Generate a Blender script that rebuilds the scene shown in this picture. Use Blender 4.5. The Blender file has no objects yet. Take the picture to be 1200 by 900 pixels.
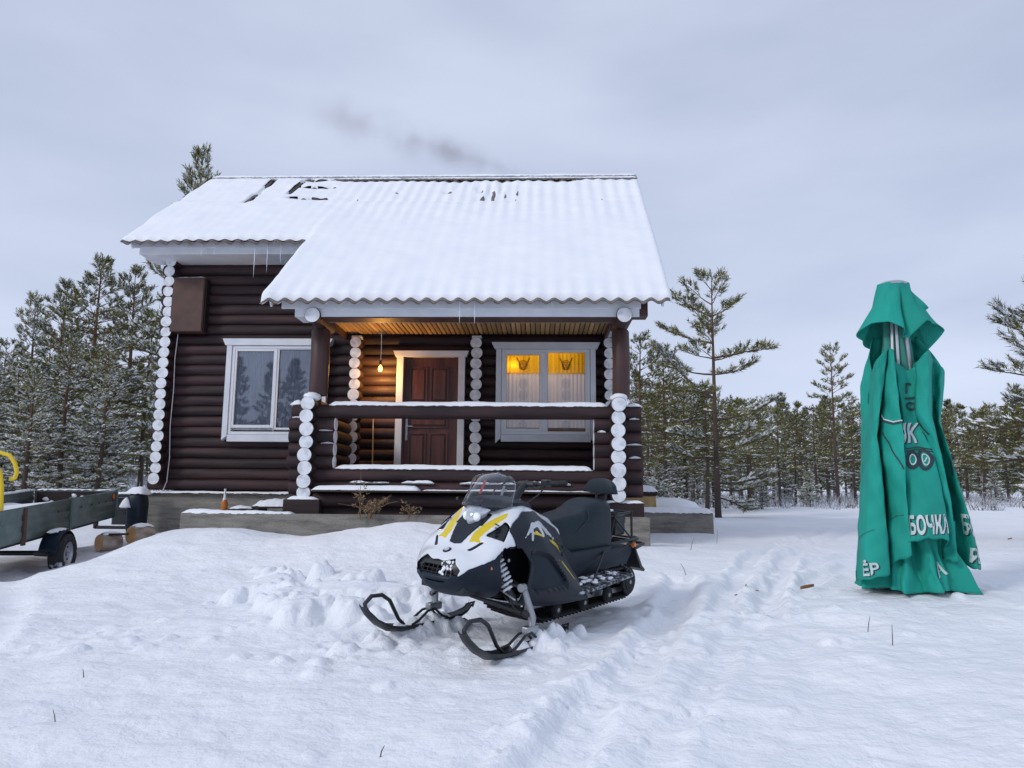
import bpy, bmesh, math, random
import numpy as np
from mathutils import Vector, Matrix, Euler
R = math.radians
sc = bpy.context.scene
col = sc.collection

# ------------------------------------------------------------------ camera
cam_d = bpy.data.cameras.new('camera')
cam_d.sensor_width = 36.0
cam_d.lens = 36.0 * 873.5 / 1200.0
cam_d.clip_start = 0.05
cam_d.clip_end = 3000
cam = bpy.data.objects.new('camera', cam_d); col.objects.link(cam)
YAW, PT, RO = 0.0356, 0.1446, 0.0088
fw = Vector((-math.sin(YAW)*math.cos(PT), math.cos(YAW)*math.cos(PT), math.sin(PT)))
rt = Vector((math.cos(YAW), math.sin(YAW), 0)); up = rt.cross(fw)
r2 = rt*math.cos(RO) + up*math.sin(RO); u2 = up*math.cos(RO) - rt*math.sin(RO)
m3 = Matrix((r2, u2, -fw)).transposed()
cam.matrix_world = Matrix.Translation((0, 0, 1.2)) @ m3.to_4x4()
sc.camera = cam

# ------------------------------------------------------------------ world: overcast winter sky
SUN_EL, SUN_AZ = R(31), R(232)          # azimuth clockwise from +Y
world = bpy.data.worlds.new('World'); sc.world = world; world.use_nodes = True
nt = world.node_tree; nt.nodes.clear()
N = nt.nodes.new; L = nt.links.new
out = N('ShaderNodeOutputWorld'); bg = N('ShaderNodeBackground'); bg.inputs['Strength'].default_value = 0.1
sky = N('ShaderNodeTexSky'); sky.sky_type = 'NISHITA'; sky.sun_disc = False
sky.sun_elevation = SUN_EL; sky.sun_rotation = SUN_AZ
tc = N('ShaderNodeTexCoord'); mp = N('ShaderNodeMapping'); mp.inputs['Scale'].default_value = (1.0, 1.0, 3.2)
n1 = N('ShaderNodeTexNoise'); n1.inputs['Scale'].default_value = 1.9; n1.inputs['Detail'].default_value = 5; n1.inputs['Roughness'].default_value = 0.45
rp = N('ShaderNodeValToRGB')
rp.color_ramp.elements[0].position = 0.36; rp.color_ramp.elements[0].color = (0.535, 0.605, 0.790, 1)
rp.color_ramp.elements[1].position = 0.66; rp.color_ramp.elements[1].color = (0.700, 0.775, 0.965, 1)
sep = N('ShaderNodeSeparateXYZ'); gr = N('ShaderNodeValToRGB')       # pale near the horizon, greyer overhead
gr.color_ramp.elements[0].position = 0.0; gr.color_ramp.elements[0].color = (1.06, 1.06, 1.06, 1)
gr.color_ramp.elements[1].position = 0.75; gr.color_ramp.elements[1].color = (0.86, 0.865, 0.87, 1)
mu = N('ShaderNodeMixRGB'); mu.blend_type = 'MULTIPLY'; mu.inputs[0].default_value = 1
sc10 = N('ShaderNodeVectorMath'); sc10.operation = 'SCALE'; sc10.inputs['Scale'].default_value = 10.0
mx = N('ShaderNodeMixRGB'); mx.inputs[0].default_value = 0.93
L(tc.outputs['Generated'], mp.inputs['Vector']); L(mp.outputs[0], n1.inputs['Vector']); L(n1.outputs['Fac'], rp.inputs[0])
L(tc.outputs['Generated'], sep.inputs[0]); L(sep.outputs['Z'], gr.inputs[0])
L(rp.outputs[0], mu.inputs[1]); L(gr.outputs[0], mu.inputs[2]); L(mu.outputs[0], sc10.inputs[0])
L(sky.outputs[0], mx.inputs[1]); L(sc10.outputs[0], mx.inputs[2]); L(mx.outputs[0], bg.inputs['Color']); L(bg.outputs[0], out.inputs[0])

# ------------------------------------------------------------------ sun (soft, behind cloud)
sd = bpy.data.lights.new('sun', 'SUN'); sd.energy = 1.25; sd.angle = R(12); sd.color = (1.0, 0.985, 0.965)
so = bpy.data.objects.new('sun', sd); col.objects.link(so)
sdir = Vector((math.sin(SUN_AZ)*math.cos(SUN_EL), math.cos(SUN_AZ)*math.cos(SUN_EL), math.sin(SUN_EL)))
so.rotation_euler = sdir.to_track_quat('Z', 'Y').to_euler()
sc.view_settings.view_transform = 'Standard'; sc.view_settings.look = 'None'
sc.view_settings.exposure = 0.0; sc.view_settings.gamma = 1.0
sc.render.engine = 'CYCLES'
sc.cycles.max_bounces = 6; sc.cycles.transparent_max_bounces = 12; sc.cycles.volume_bounces = 0
sc.cycles.use_denoising = True

# ------------------------------------------------------------------ helpers
def tag(o, label=None, cat=None, group=None, kind=None):
    if label: o['label'] = label
    if cat: o['category'] = cat
    if group: o['group'] = group
    if kind: o['kind'] = kind
    return o

def empty(name, loc=(0, 0, 0), rz=0.0, parent=None):
    o = bpy.data.objects.new(name, None); col.objects.link(o)
    o.empty_display_size = 0.2
    o.location = loc; o.rotation_euler = (0, 0, rz)
    if parent: o.parent = parent
    return o

class MB:
    """collects shapes for ONE mesh"""
    def __init__(s): s.v = []; s.f = []; s.m = []
    def add(s, vs, fs, m=0):
        b = len(s.v); s.v.extend([tuple(p) for p in vs])
        for f in fs: s.f.append(tuple(b+i for i in f)); s.m.append(m)
        return s
    def box(s, x0, x1, y0, y1, z0, z1, m=0):
        vs = [(x, y, z) for z in (z0, z1) for y in (y0, y1) for x in (x0, x1)]
        return s.add(vs, [(0,2,3,1),(4,5,7,6),(0,1,5,4),(2,6,7,3),(0,4,6,2),(1,3,7,5)], m)
    def bar(s, a, b, w, h, m=0, upv=(0, 0, 1)):
        """rectangular bar from a to b, width w across, height h along upv"""
        a = Vector(a); b = Vector(b); d = (b-a).normalized(); U = Vector(upv)
        sd_ = d.cross(U)
        if sd_.length < 1e-4: sd_ = d.cross(Vector((1, 0, 0)))
        sd_.normalize(); U = sd_.cross(d)
        vs = []
        for p in (a, b):
            for i, j in ((-1,-1),(1,-1),(1,1),(-1,1)): vs.append(p + sd_*(w/2*i) + U*(h/2*j))
        return s.add(vs, [(0,1,2,3),(7,6,5,4),(0,4,5,1),(1,5,6,2),(2,6,7,3),(3,7,4,0)], m)
    def tube(s, pts, rad, n=10, m=0, cap=True, mc=None):
        P = [Vector(p) for p in pts]
        if not hasattr(rad, '__len__'): rad = [rad]*len(P)
        T = []
        for i in range(len(P)):
            t = P[min(i+1, len(P)-1)] - P[max(i-1, 0)]
            T.append(t.normalized() if t.length > 1e-9 else Vector((0, 0, 1)))
        ref = Vector((0, 0, 1)) if abs(T[0].z) < 0.9 else Vector((1, 0, 0))
        nx = T[0].cross(ref).normalized(); vs = []
        for i, p in enumerate(P):
            nx = (nx - T[i]*nx.dot(T[i])).normalized(); ny = T[i].cross(nx)
            for k in range(n):
                a = 2*math.pi*k/n; vs.append(p + (nx*math.cos(a) + ny*math.sin(a))*rad[i])
        fs = []
        for i in range(len(P)-1):
            for k in range(n):
                k2 = (k+1) % n
                fs.append((i*n+k, i*n+k2, (i+1)*n+k2, (i+1)*n+k))
        s.add(vs, fs, m)
        if cap:
            b = len(s.v) - len(vs)
            s.f.append(tuple(b+k for k in reversed(range(n)))); s.m.append(m if mc is None else mc)
            s.f.append(tuple(b+(len(P)-1)*n+k for k in range(n))); s.m.append(m if mc is None else mc)
        return s
    def prism(s, poly, y0, y1, m=0, axis='y'):
        """poly of (a,b) pairs extruded; axis y: (x,z); axis x: (y,z); axis z: (x,y)"""
        def P(a, b, t): return {'y': (a, t, b), 'x': (t, a, b), 'z': (a, b, t)}[axis]
        n = len(poly); vs = [P(a, b, y0) for a, b in poly] + [P(a, b, y1) for a, b in poly]
        fs = [tuple(range(n)), tuple(reversed(range(n, 2*n)))] + [(i, i+n, (i+1) % n + n, (i+1) % n) for i in range(n)]
        return s.add(vs, fs, m)
    def lathe(s, prof, n=20, m=0, c=(0, 0, 0), axis='z', ends=True):
        vs = []
        for r_, h in prof:
            for k in range(n):
                a = 2*math.pi*k/n; x, y = r_*math.cos(a), r_*math.sin(a)
                v = {'z': (x, y, h), 'y': (x, h, y), 'x': (h, x, y)}[axis]
                vs.append((v[0]+c[0], v[1]+c[1], v[2]+c[2]))
        fs = []
        for i in range(len(prof)-1):
            for k in range(n): fs.append((i*n+k, i*n+(k+1) % n, (i+1)*n+(k+1) % n, (i+1)*n+k))
        if ends and prof[0][0] > 1e-6: fs.append(tuple(reversed(range(n))))
        if ends and prof[-1][0] > 1e-6: fs.append(tuple((len(prof)-1)*n+k for k in range(n)))
        return s.add(vs, fs, m)
    def blob(s, c, rx, ry, rz, rnd, m=0, n=8, k=5, rough=0.18):
        vs = []
        for i in range(k+1):
            ph = math.pi*i/k
            for j in range(n):
                a = 2*math.pi*j/n; q = 1 + rnd.uniform(-rough, rough)
                vs.append((c[0]+rx*q*math.sin(ph)*math.cos(a), c[1]+ry*q*math.sin(ph)*math.sin(a), c[2]+rz*(1+rnd.uniform(-rough, rough)*.6)*math.cos(ph)))
        fs = [(i*n+j, (i+1)*n+j, (i+1)*n+(j+1) % n, i*n+(j+1) % n) for i in range(k) for j in range(n)]
        return s.add(vs, fs, m)
    def mesh(s, name, mats, smooth=None):
        me = bpy.data.meshes.new(name); me.from_pydata(s.v, [], s.f)
        for m in (mats if isinstance(mats, (list, tuple)) else [mats]): me.materials.append(m)
        if any(s.m): me.polygons.foreach_set('material_index', s.m)
        if smooth is not None:
            me.polygons.foreach_set('use_smooth', [True]*len(s.f))
            if smooth < 179: me.set_sharp_from_angle(angle=R(smooth))
        me.update(); return me
    def build(s, name, mats, parent=None, smooth=None, loc=None, rot=None, bevel=0):
        o = bpy.data.objects.new(name, s.mesh(name, mats, smooth)); col.objects.link(o)
        if parent: o.parent = parent
        if loc: o.location = loc
        if rot: o.rotation_euler = rot
        if bevel:
            b = o.modifiers.new('bevel', 'BEVEL'); b.width = bevel; b.segments = 2; b.limit_method = 'ANGLE'; b.angle_limit = R(40)
        return o

def link_mesh(me, name, parent=None, loc=None, rot=None, scale=None):
    o = bpy.data.objects.new(name, me); col.objects.link(o)
    if parent: o.parent = parent
    if loc: o.location = loc
    if rot: o.rotation_euler = rot
    if scale: o.scale = scale
    return o

def kids(o): return [c for c in bpy.data.objects if c.parent == o]
def copy_tree(o, parent=None):
    c = o.copy(); col.objects.link(c); c.parent = parent
    for ch in kids(o): copy_tree(ch, c)
    return c

# ------------------------------------------------------------------ materials
def newmat(name):
    m = bpy.data.materials.new(name); m.use_nodes = True
    b = m.node_tree.nodes['Principled BSDF']; return m, m.node_tree, b

def mat(name, c1, c2=None, scale=8, rough=0.6, bump=0.0, bscale=None, stretch=None, metal=0.0, obrand=0.0, detail=5, coat=0, lo=.35, hi=.68, bdist=0.01, rough2=None):
    """two-tone noise material with bump in object space"""
    m, t, b = newmat(name); n = t.nodes.new; l = t.links.new
    b.inputs['Roughness'].default_value = rough; b.inputs['Metallic'].default_value = metal
    if coat: b.inputs['Coat Weight'].default_value = coat; b.inputs['Coat Roughness'].default_value = .15
    if c2 is None: c2 = tuple(x*.8 for x in c1)
    tcn = t.nodes.new('ShaderNodeTexCoord'); mpn = n('ShaderNodeMapping')
    if stretch: mpn.inputs['Scale'].default_value = stretch
    oi = n('ShaderNodeObjectInfo'); ad = n('ShaderNodeVectorMath'); ad.operation = 'ADD'
    sc_ = n('ShaderNodeMath'); sc_.operation = 'MULTIPLY'; sc_.inputs[1].default_value = 37.0
    l(oi.outputs['Random'], sc_.inputs[0]); l(tcn.outputs['Object'], mpn.inputs['Vector'])
    l(mpn.outputs[0], ad.inputs[0]); l(sc_.outputs[0], ad.inputs[1])
    nn = n('ShaderNodeTexNoise'); nn.inputs['Scale'].default_value = scale; nn.inputs['Detail'].default_value = detail
    l(ad.outputs[0], nn.inputs['Vector'])
    cr = n('ShaderNodeValToRGB'); cr.color_ramp.elements[0].position = lo; cr.color_ramp.elements[1].position = hi
    cr.color_ramp.elements[0].color = (*c1, 1); cr.color_ramp.elements[1].color = (*c2, 1)
    l(nn.outputs['Fac'], cr.inputs[0]); src = cr.outputs[0]
    if obrand:
        hs = n('ShaderNodeHueSaturation'); mr = n('ShaderNodeMapRange')
        mr.inputs['To Min'].default_value = 1-obrand; mr.inputs['To Max'].default_value = 1+obrand
        l(oi.outputs['Random'], mr.inputs[0]); l(mr.outputs[0], hs.inputs['Value']); l(src, hs.inputs['Color']); src = hs.outputs[0]
    l(src, b.inputs['Base Color'])
    if rough2 is not None:
        mr2 = n('ShaderNodeMapRange'); mr2.inputs['To Min'].default_value = rough; mr2.inputs['To Max'].default_value = rough2
        l(nn.outputs['Fac'], mr2.inputs[0]); l(mr2.outputs[0], b.inputs['Roughness'])
    if bump:
        nb = n('ShaderNodeTexNoise'); nb.inputs['Scale'].default_value = bscale or scale*2; nb.inputs['Detail'].default_value = 6
        l(ad.outputs[0], nb.inputs['Vector'])
        bp = n('ShaderNodeBump'); bp.inputs['Strength'].default_value = bump; bp.inputs['Distance'].default_value = bdist
        l(nb.outputs['Fac'], bp.inputs['Height']); l(bp.outputs[0], b.inputs['Normal'])
    return m

M = {}
M['log'] = mat('stained_log', (.012, .0052, .0062), (.058, .026, .027), scale=7, rough=.58, bump=.85, bscale=20, stretch=(.12, 1, 1), obrand=.4, bdist=.012, rough2=.8)
M['post'] = mat('stained_post', (.042, .017, .015), (.080, .036, .031), scale=9, rough=.5, bump=.4, bscale=18, stretch=(1, 1, .1), bdist=.008)
M['white'] = mat('white_paint', (.64, .67, .72), (.76, .78, .82), scale=3, rough=.45, bump=.12, bscale=30, stretch=(1, 1, 1))
M['pvc'] = mat('white_plastic', (.74, .76, .80), (.78, .80, .83), scale=2, rough=.3)
M['snow'] = mat('snow', (.86, .88, .92), (.90, .91, .94), scale=2.5, rough=.75, bump=.35, bscale=38, bdist=.012)
M['dark'] = mat('dark_wood', (.018, .009, .009), (.036, .019, .018), scale=6, rough=.75, bump=.4, stretch=(.15, 1, 1))
M['black'] = mat('black_plastic', (.010, .012, .015), (.016, .018, .022), scale=20, rough=.42)
M['rubber'] = mat('rubber', (.012, .012, .013), (.025, .025, .027), scale=12, rough=.75, bump=.2)
M['steel'] = mat('steel', (.42, .43, .46), (.28, .29, .31), scale=10, rough=.38, metal=.9)
M['iron'] = mat('black_steel', (.015, .016, .019), (.03, .03, .034), scale=10, rough=.4, metal=.3)
M['planks'] = mat('pine_ceiling', (.36, .23, .095), (.52, .35, .16), scale=5, rough=.55, stretch=(1.2, .15, 1), obrand=.3, bump=.2)
M['interior'] = mat('interior_wall', (.10, .07, .05), (.13, .09, .06), rough=.9)

def end_mat():
    """white painted log end with checks and growth rings"""
    m, t, b = newmat('painted_log_end'); n = t.nodes.new; l = t.links.new
    b.inputs['Roughness'].default_value = .55
    tcn = n('ShaderNodeTexCoord'); oi = n('ShaderNodeObjectInfo')
    mpn = n('ShaderNodeMapping'); mpn.inputs['Scale'].default_value = (0, 1, 1)
    l(tcn.outputs['Object'], mpn.inputs[0])
    ln = n('ShaderNodeVectorMath'); ln.operation = 'LENGTH'; l(mpn.outputs[0], ln.inputs[0])
    sn = n('ShaderNodeMath'); sn.operation = 'MULTIPLY'; sn.inputs[1].default_value = 420; l(ln.outputs['Value'], sn.inputs[0])
    si = n('ShaderNodeMath'); si.operation = 'SINE'; l(sn.outputs[0], si.inputs[0])
    ad = n('ShaderNodeVectorMath'); ad.operation = 'ADD'; sc_ = n('ShaderNodeMath'); sc_.operation = 'MULTIPLY'; sc_.inputs[1].default_value = 19
    l(oi.outputs['Random'], sc_.inputs[0]); l(mpn.outputs[0], ad.inputs[0]); l(sc_.outputs[0], ad.inputs[1])
    nn = n('ShaderNodeTexNoise'); nn.inputs['Scale'].default_value = 9; nn.inputs['Detail'].default_value = 5; l(ad.outputs[0], nn.inputs['Vector'])
    cr = n('ShaderNodeValToRGB'); cr.color_ramp.elements[0].position = .36; cr.color_ramp.elements[1].position = .55
    cr.color_ramp.elements[0].color = (.60, .62, .66, 1); cr.color_ramp.elements[1].color = (.80, .82, .86, 1)
    l(nn.outputs['Fac'], cr.inputs[0]); l(cr.outputs[0], b.inputs['Base Color'])
    sm = n('ShaderNodeMath'); sm.operation = 'MULTIPLY_ADD'; sm.inputs[1].default_value = .25; l(si.outputs[0], sm.inputs[0]); l(nn.outputs['Fac'], sm.inputs[2])
    bp = n('ShaderNodeBump'); bp.inputs['Strength'].default_value = .5; bp.inputs['Distance'].default_value = .006
    l(sm.outputs[0], bp.inputs['Height']); l(bp.outputs[0], b.inputs['Normal'])
    return m
M['end'] = end_mat()

def concrete_mat():
    m, t, b = newmat('concrete'); n = t.nodes.new; l = t.links.new
    b.inputs['Roughness'].default_value = .9
    tcn = n('ShaderNodeTexCoord'); mpn = n('ShaderNodeMapping'); mpn.inputs['Scale'].default_value = (.5, 1, 3)
    a = n('ShaderNodeTexNoise'); a.inputs['Scale'].default_value = 3; a.inputs['Detail'].default_value = 8; a.inputs['Roughness'].default_value = .68
    c = n('ShaderNodeTexNoise'); c.inputs['Scale'].default_value = 45; c.inputs['Detail'].default_value = 4
    l(tcn.outputs['Object'], mpn.inputs[0]); l(mpn.outputs[0], a.inputs['Vector']); l(tcn.outputs['Object'], c.inputs['Vector'])
    cr = n('ShaderNodeValToRGB'); e = cr.color_ramp.elements
    e[0].position = .3; e[0].color = (.12, .105, .092, 1); e[1].position = .7; e[1].color = (.42, .39, .34, 1)
    e2 = e.new(.5); e2.color = (.29, .27, .24, 1)
    mxn = n('ShaderNodeMixRGB'); mxn.blend_type = 'MULTIPLY'; mxn.inputs[0].default_value = .5
    l(a.outputs['Fac'], cr.inputs[0]); l(cr.outputs[0], mxn.inputs[1]); l(c.outputs['Fac'], mxn.inputs[2]); l(mxn.outputs[0], b.inputs['Base Color'])
    ad = n('ShaderNodeMath'); ad.operation = 'ADD'; l(a.outputs['Fac'], ad.inputs[0]); l(c.outputs['Fac'], ad.inputs[1])
    bp = n('ShaderNodeBump'); bp.inputs['Strength'].default_value = .6; bp.inputs['Distance'].default_value = .015
    l(ad.outputs[0], bp.inputs['Height']); l(bp.outputs[0], b.inputs['Normal'])
    return m
M['concrete'] = concrete_mat()

def glass_mat(name, refl=1.0, tint=(1, 1, 1), ior=1.5, rough=0.0):
    m = bpy.data.materials.new(name); m.use_nodes = True; t = m.node_tree; t.nodes.clear(); n = t.nodes.new; l = t.links.new
    o = n('ShaderNodeOutputMaterial'); tr = n('ShaderNodeBsdfTransparent'); tr.inputs[0].default_value = (*tint, 1)
    gl = n('ShaderNodeBsdfGlossy'); gl.inputs['Roughness'].default_value = rough; gl.inputs[0].default_value = (.95, .97, 1, 1)
    fr = n('ShaderNodeFresnel'); fr.inputs['IOR'].default_value = ior
    mu_ = n('ShaderNodeMath'); mu_.operation = 'MULTIPLY'; mu_.inputs[1].default_value = refl; mu_.use_clamp = True
    ms = n('ShaderNodeMixShader'); l(fr.outputs[0], mu_.inputs[0]); l(mu_.outputs[0], ms.inputs[0]); l(tr.outputs[0], ms.inputs[1]); l(gl.outputs[0], ms.inputs[2]); l(ms.outputs[0], o.inputs[0])
    return m
M['glass'] = glass_mat('window_glass', 1.9, (.86, .88, .92), 1.55)
M['shield'] = glass_mat('windshield_plastic', 1.5, (.80, .83, .87), 1.5, .03)

def emis(name, c, s):
    m, t, b = newmat(name); b.inputs['Base Color'].default_value = (*c, 1)
    b.inputs['Emission Color'].default_value = (*c, 1); b.inputs['Emission Strength'].default_value = s; return m
M['bulb'] = emis('lit_bulb', (1.0, .55, .10), 6)

def cloth(name, c, trans=.5, c2=None, scale=3, stretch=(6, 1, .2)):
    """thin curtain cloth: diffuse + translucent"""
    m = bpy.data.materials.new(name); m.use_nodes = True; t = m.node_tree; t.nodes.clear(); n = t.nodes.new; l = t.links.new
    o = n('ShaderNodeOutputMaterial'); d = n('ShaderNodeBsdfDiffuse'); tr = n('ShaderNodeBsdfTranslucent'); ms = n('ShaderNodeMixShader'); ms.inputs[0].default_value = trans
    tcn = n('ShaderNodeTexCoord'); mpn = n('ShaderNodeMapping'); mpn.inputs['Scale'].default_value = stretch
    nn = n('ShaderNodeTexNoise'); nn.inputs['Scale'].default_value = scale
    cr = n('ShaderNodeValToRGB'); cr.color_ramp.elements[0].position = .35; cr.color_ramp.elements[1].position = .65
    cr.color_ramp.elements[0].color = (*c, 1); cr.color_ramp.elements[1].color = (*(c2 or tuple(x*.75 for x in c)), 1)
    l(tcn.outputs['Object'], mpn.inputs[0]); l(mpn.outputs[0], nn.inputs['Vector']); l(nn.outputs['Fac'], cr.inputs[0])
    l(cr.outputs[0], d.inputs[0]); l(cr.outputs[0], tr.inputs[0]); l(d.outputs[0], ms.inputs[1]); l(tr.outputs[0], ms.inputs[2]); l(ms.outputs[0], o.inputs[0])
    return m
M['sheer'] = cloth('sheer_curtain', (.78, .70, .70), .30, (.66, .58, .59))
M['sheer_grey'] = cloth('grey_net_curtain', (.80, .82, .86), .3, (.60, .63, .68), 4, (3, 1, .3))
M['valance'] = cloth('yellow_valance', (.72, .44, .03), .55, (.58, .33, .02))
M['ochre'] = mat('ochre_print', (.30, .10, .01), (.38, .14, .02))
M['greyprint'] = mat('grey_print', (.36, .34, .38), (.44, .41, .45))

# ------------------------------------------------------------------ numpy noise
def vnoise(x, y, seed=0):
    xi = np.floor(x).astype(np.int64); yi = np.floor(y).astype(np.int64); fx = x-xi; fy = y-yi
    def h(a, b):
        n_ = (a*374761393 + b*668265263 + seed*1442695041) & 0x7fffffff
        n_ = ((n_ ^ (n_ >> 13))*1274126177) & 0x7fffffff
        return ((n_ ^ (n_ >> 16)) & 0xffff)/65535.0*2-1
    u = fx*fx*fx*(fx*(fx*6-15)+10); v = fy*fy*fy*(fy*(fy*6-15)+10)
    return (h(xi, yi)*(1-u)+h(xi+1, yi)*u)*(1-v) + (h(xi, yi+1)*(1-u)+h(xi+1, yi+1)*u)*v
def fbm(x, y, seed=0, oct_=4, gain=.5):
    s = 0; a = 1
    for o in range(oct_):
        c_, s_ = math.cos(.7*o), math.sin(.7*o)
        s = s + a*vnoise((x*c_-y*s_)*2**o, (x*s_+y*c_)*2**o, seed+o); a *= gain
    return s

# ------------------------------------------------------------------ snow ground
CP = np.array([
 (0,2.2,-.18),(-3,2.2,-.22),(3,2.2,-.12),(-6,2.5,-.22),(6,2.5,-.05),
 (0,3.5,-.06),(-2.5,3.6,-.10),(2.5,3.6,-.02),(-5,4,-.12),(5,4,.05),
 (0,5,.06),(-2,5,.04),(2,5,.10),(4,5.2,.16),(-4,5.5,-.02),(-7,6,-.05),
 (-.65,5.35,.09),(-.1,6.2,.13),(.75,7.35,.20),(-1.5,6.1,.14),(1.2,6.2,.18),(-.4,7.2,.24),
 (3.3,7.1,.33),(2.2,7.2,.28),(4.6,7.2,.34),(3.3,5.8,.20),(6,7,.32),
 (-3,7,.12),(-5,7,.06),(-1.8,7.6,.30),(-7,8,-.04),(-9,7,-.02),
 (-7.2,9.8,.0),(-6.6,9.8,.03),(-6.1,9.8,.16),(-5.6,9.8,.40),(-4.85,9.8,.60),(-4.05,9.8,.68),(-3.5,9.8,.63),(-2.8,9.8,.66),(-2.3,9.8,.74),(-1.8,9.8,.83),(-1.15,9.8,.80),(-.5,9.8,.72),(.3,9.8,.58),(1,9.8,.48),
 (-5.6,8.6,.22),(-4.5,8.6,.30),(-3.2,8.6,.34),(-2,8.6,.42),(-1,8.6,.45),(.3,8.6,.38),
 (-5.5,10.7,.55),(-4,10.7,.62),(-2.7,10.7,.52),(-1.5,10.7,.68),(0,10.7,.6),(1.2,10.7,.5),
 (-6.6,11.6,.12),(-6.1,12.3,.34),(-7.2,11,.07),(-8.5,11,.10),(-8.5,9,.04),(-10,12,.10),(-8,13.5,.22),(-6.9,13.3,.42),(-7.7,15,.35),(-10,16,.35),(-5,13,.48),
 (2,9.5,.40),(4,9.5,.42),(6.5,9.5,.42),(9,8,.40),(2.5,12.5,.45),(5,12,.45),(8,13,.47),(3,15,.5),(6,17,.5),(12,15,.5),
 (0,20,.5),(-5,20,.5),(8,24,.45),(16,25,.5),(-12,22,.6),(-10,30,.95),(-20,28,1.0),(0,32,.6),(12,35,.58),(25,38,.65),(22,12,.5),(30,25,.6),
 (-14,10,.2),(-22,14,.4),(-15,2,-.1),(15,2,.2),(0,-4,-.3),(-10,-10,-.3),(12,-10,-.1),
 (8,50,.78),(25,52,.85),(-20,48,1.5),(45,50,1.0),(-45,45,1.4),(45,10,.7),(-45,5,.4),(45,-35,.2),(-45,-35,0),(0,-45,0),(0,75,1.2),(40,80,1.3),(-40,80,1.8)], float)
def _k(r2): return np.where(r2 > 1e-12, r2*np.log(r2+1e-12), 0.0)
_d2 = (CP[:, None, 0]-CP[None, :, 0])**2 + (CP[:, None, 1]-CP[None, :, 1])**2
_n = len(CP); _A = np.zeros((_n+3, _n+3)); _A[:_n, :_n] = _k(_d2) + np.eye(_n)*0.02
_A[:_n, _n] = 1; _A[:_n, _n+1:] = CP[:, :2]; _A[_n, :_n] = 1; _A[_n+1:, :_n] = CP[:, :2].T
_W = np.linalg.solve(_A, np.concatenate([CP[:, 2], [0, 0, 0]]))
RUTS = [  # (polyline, half gauge or None, depth, width)
 ([(1.5,8.2),(1.15,6.6),(.75,5.4),(.35,4.5),(.03,3.6),(-.2,2.9),(-.4,2.0)], None, .055, .15),
 ([(2.2,7.6),(1.6,6.1),(1.1,5.0),(.75,4.2),(.45,3.3),(.3,2.2)], None, .022, .10),
 ([(1.9,7.0),(2.7,9.2),(4.0,12.0),(6.0,15.5),(9.0,20.5),(15,27),(26,38)], .2, .05, .11),
 ([(2.6,7.9),(4.6,10.5),(8,14),(14,20),(30,34)], .18, .035, .10),
 ([(-8.6,12.5),(-7.2,9.6),(-6.2,8.0),(-5.2,6.6),(-4.6,5.2)], .5, .03, .14)]
_rb = np.random.RandomState(4)
BUMPS = []
def _bumps(n, cx, cy, sx, sy, r0, r1, hf=.55, ang=0):
    for _ in range(n):
        a, b = _rb.normal(0, sx), _rb.normal(0, sy); c_, s_ = math.cos(ang), math.sin(ang)
        rr = _rb.uniform(r0, r1)**1.0; BUMPS.append((cx+a*c_-b*s_, cy+a*s_+b*c_, rr, rr*hf*_rb.uniform(.5, 1.1)))
_bumps(110, -1.85, 6.75, .38, .25, .04, .18, 1.0)           # churned snow beside the far ski
_bumps(40, -2.75, 7.6, .28, .20, .05, .18, 1.0)
_bumps(50, -.92, 5.92, .24, .07, .05, .11, .95, .93)
_bumps(40, .12, 5.62, .20, .06, .04, .08, .8, .93)
_bumps(40, -1.4, 5.6, .35, .35, .03, .09, .45)
_bumps(36, -3.6, 5.9, .8, .18, .03, .10, .45)
_bumps(110, .30, 4.7, .9, .08, .012, .045, .7, 1.1)     # crumbs thrown out of the rut
_bumps(60, .85, 4.7, .9, .10, .012, .04, .6, 1.1)
_bumps(60, 1.6, 6.6, .7, .5, .02, .08, .4)
_bumps(50, 1.2, 4.0, 1.6, .6, .02, .07, .4)
_bumps(40, 3.3, 7.0, .9, .4, .02, .07, .4)
_bumps(26, -.2, 5.3, .5, .4, .02, .07, .4)
_bumps(30, -3.5, 8.2, 2.0, .3, .03, .10, .3)
_bumps(50, .7, 3.2, 1.2, .3, .02, .06, .4)
def _seg_dist(x, y, pl):
    best = np.full(x.shape, 1e9); sgn = np.zeros(x.shape); par = np.zeros(x.shape); acc = 0
    for (ax, ay), (bx_, by_) in zip(pl[:-1], pl[1:]):
        dx, dy = bx_-ax, by_-ay; ll = math.hypot(dx, dy)
        t = np.clip(((x-ax)*dx+(y-ay)*dy)/ll**2, 0, 1)
        px, py = x-ax-t*dx, y-ay-t*dy; d = np.hypot(px, py)
        s_ = (px*-dy+py*dx)/ll
        m_ = d < best; best = np.where(m_, d, best); sgn = np.where(m_, s_, sgn); par = np.where(m_, acc+t*ll, par); acc += ll
    return best, sgn, par
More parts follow.
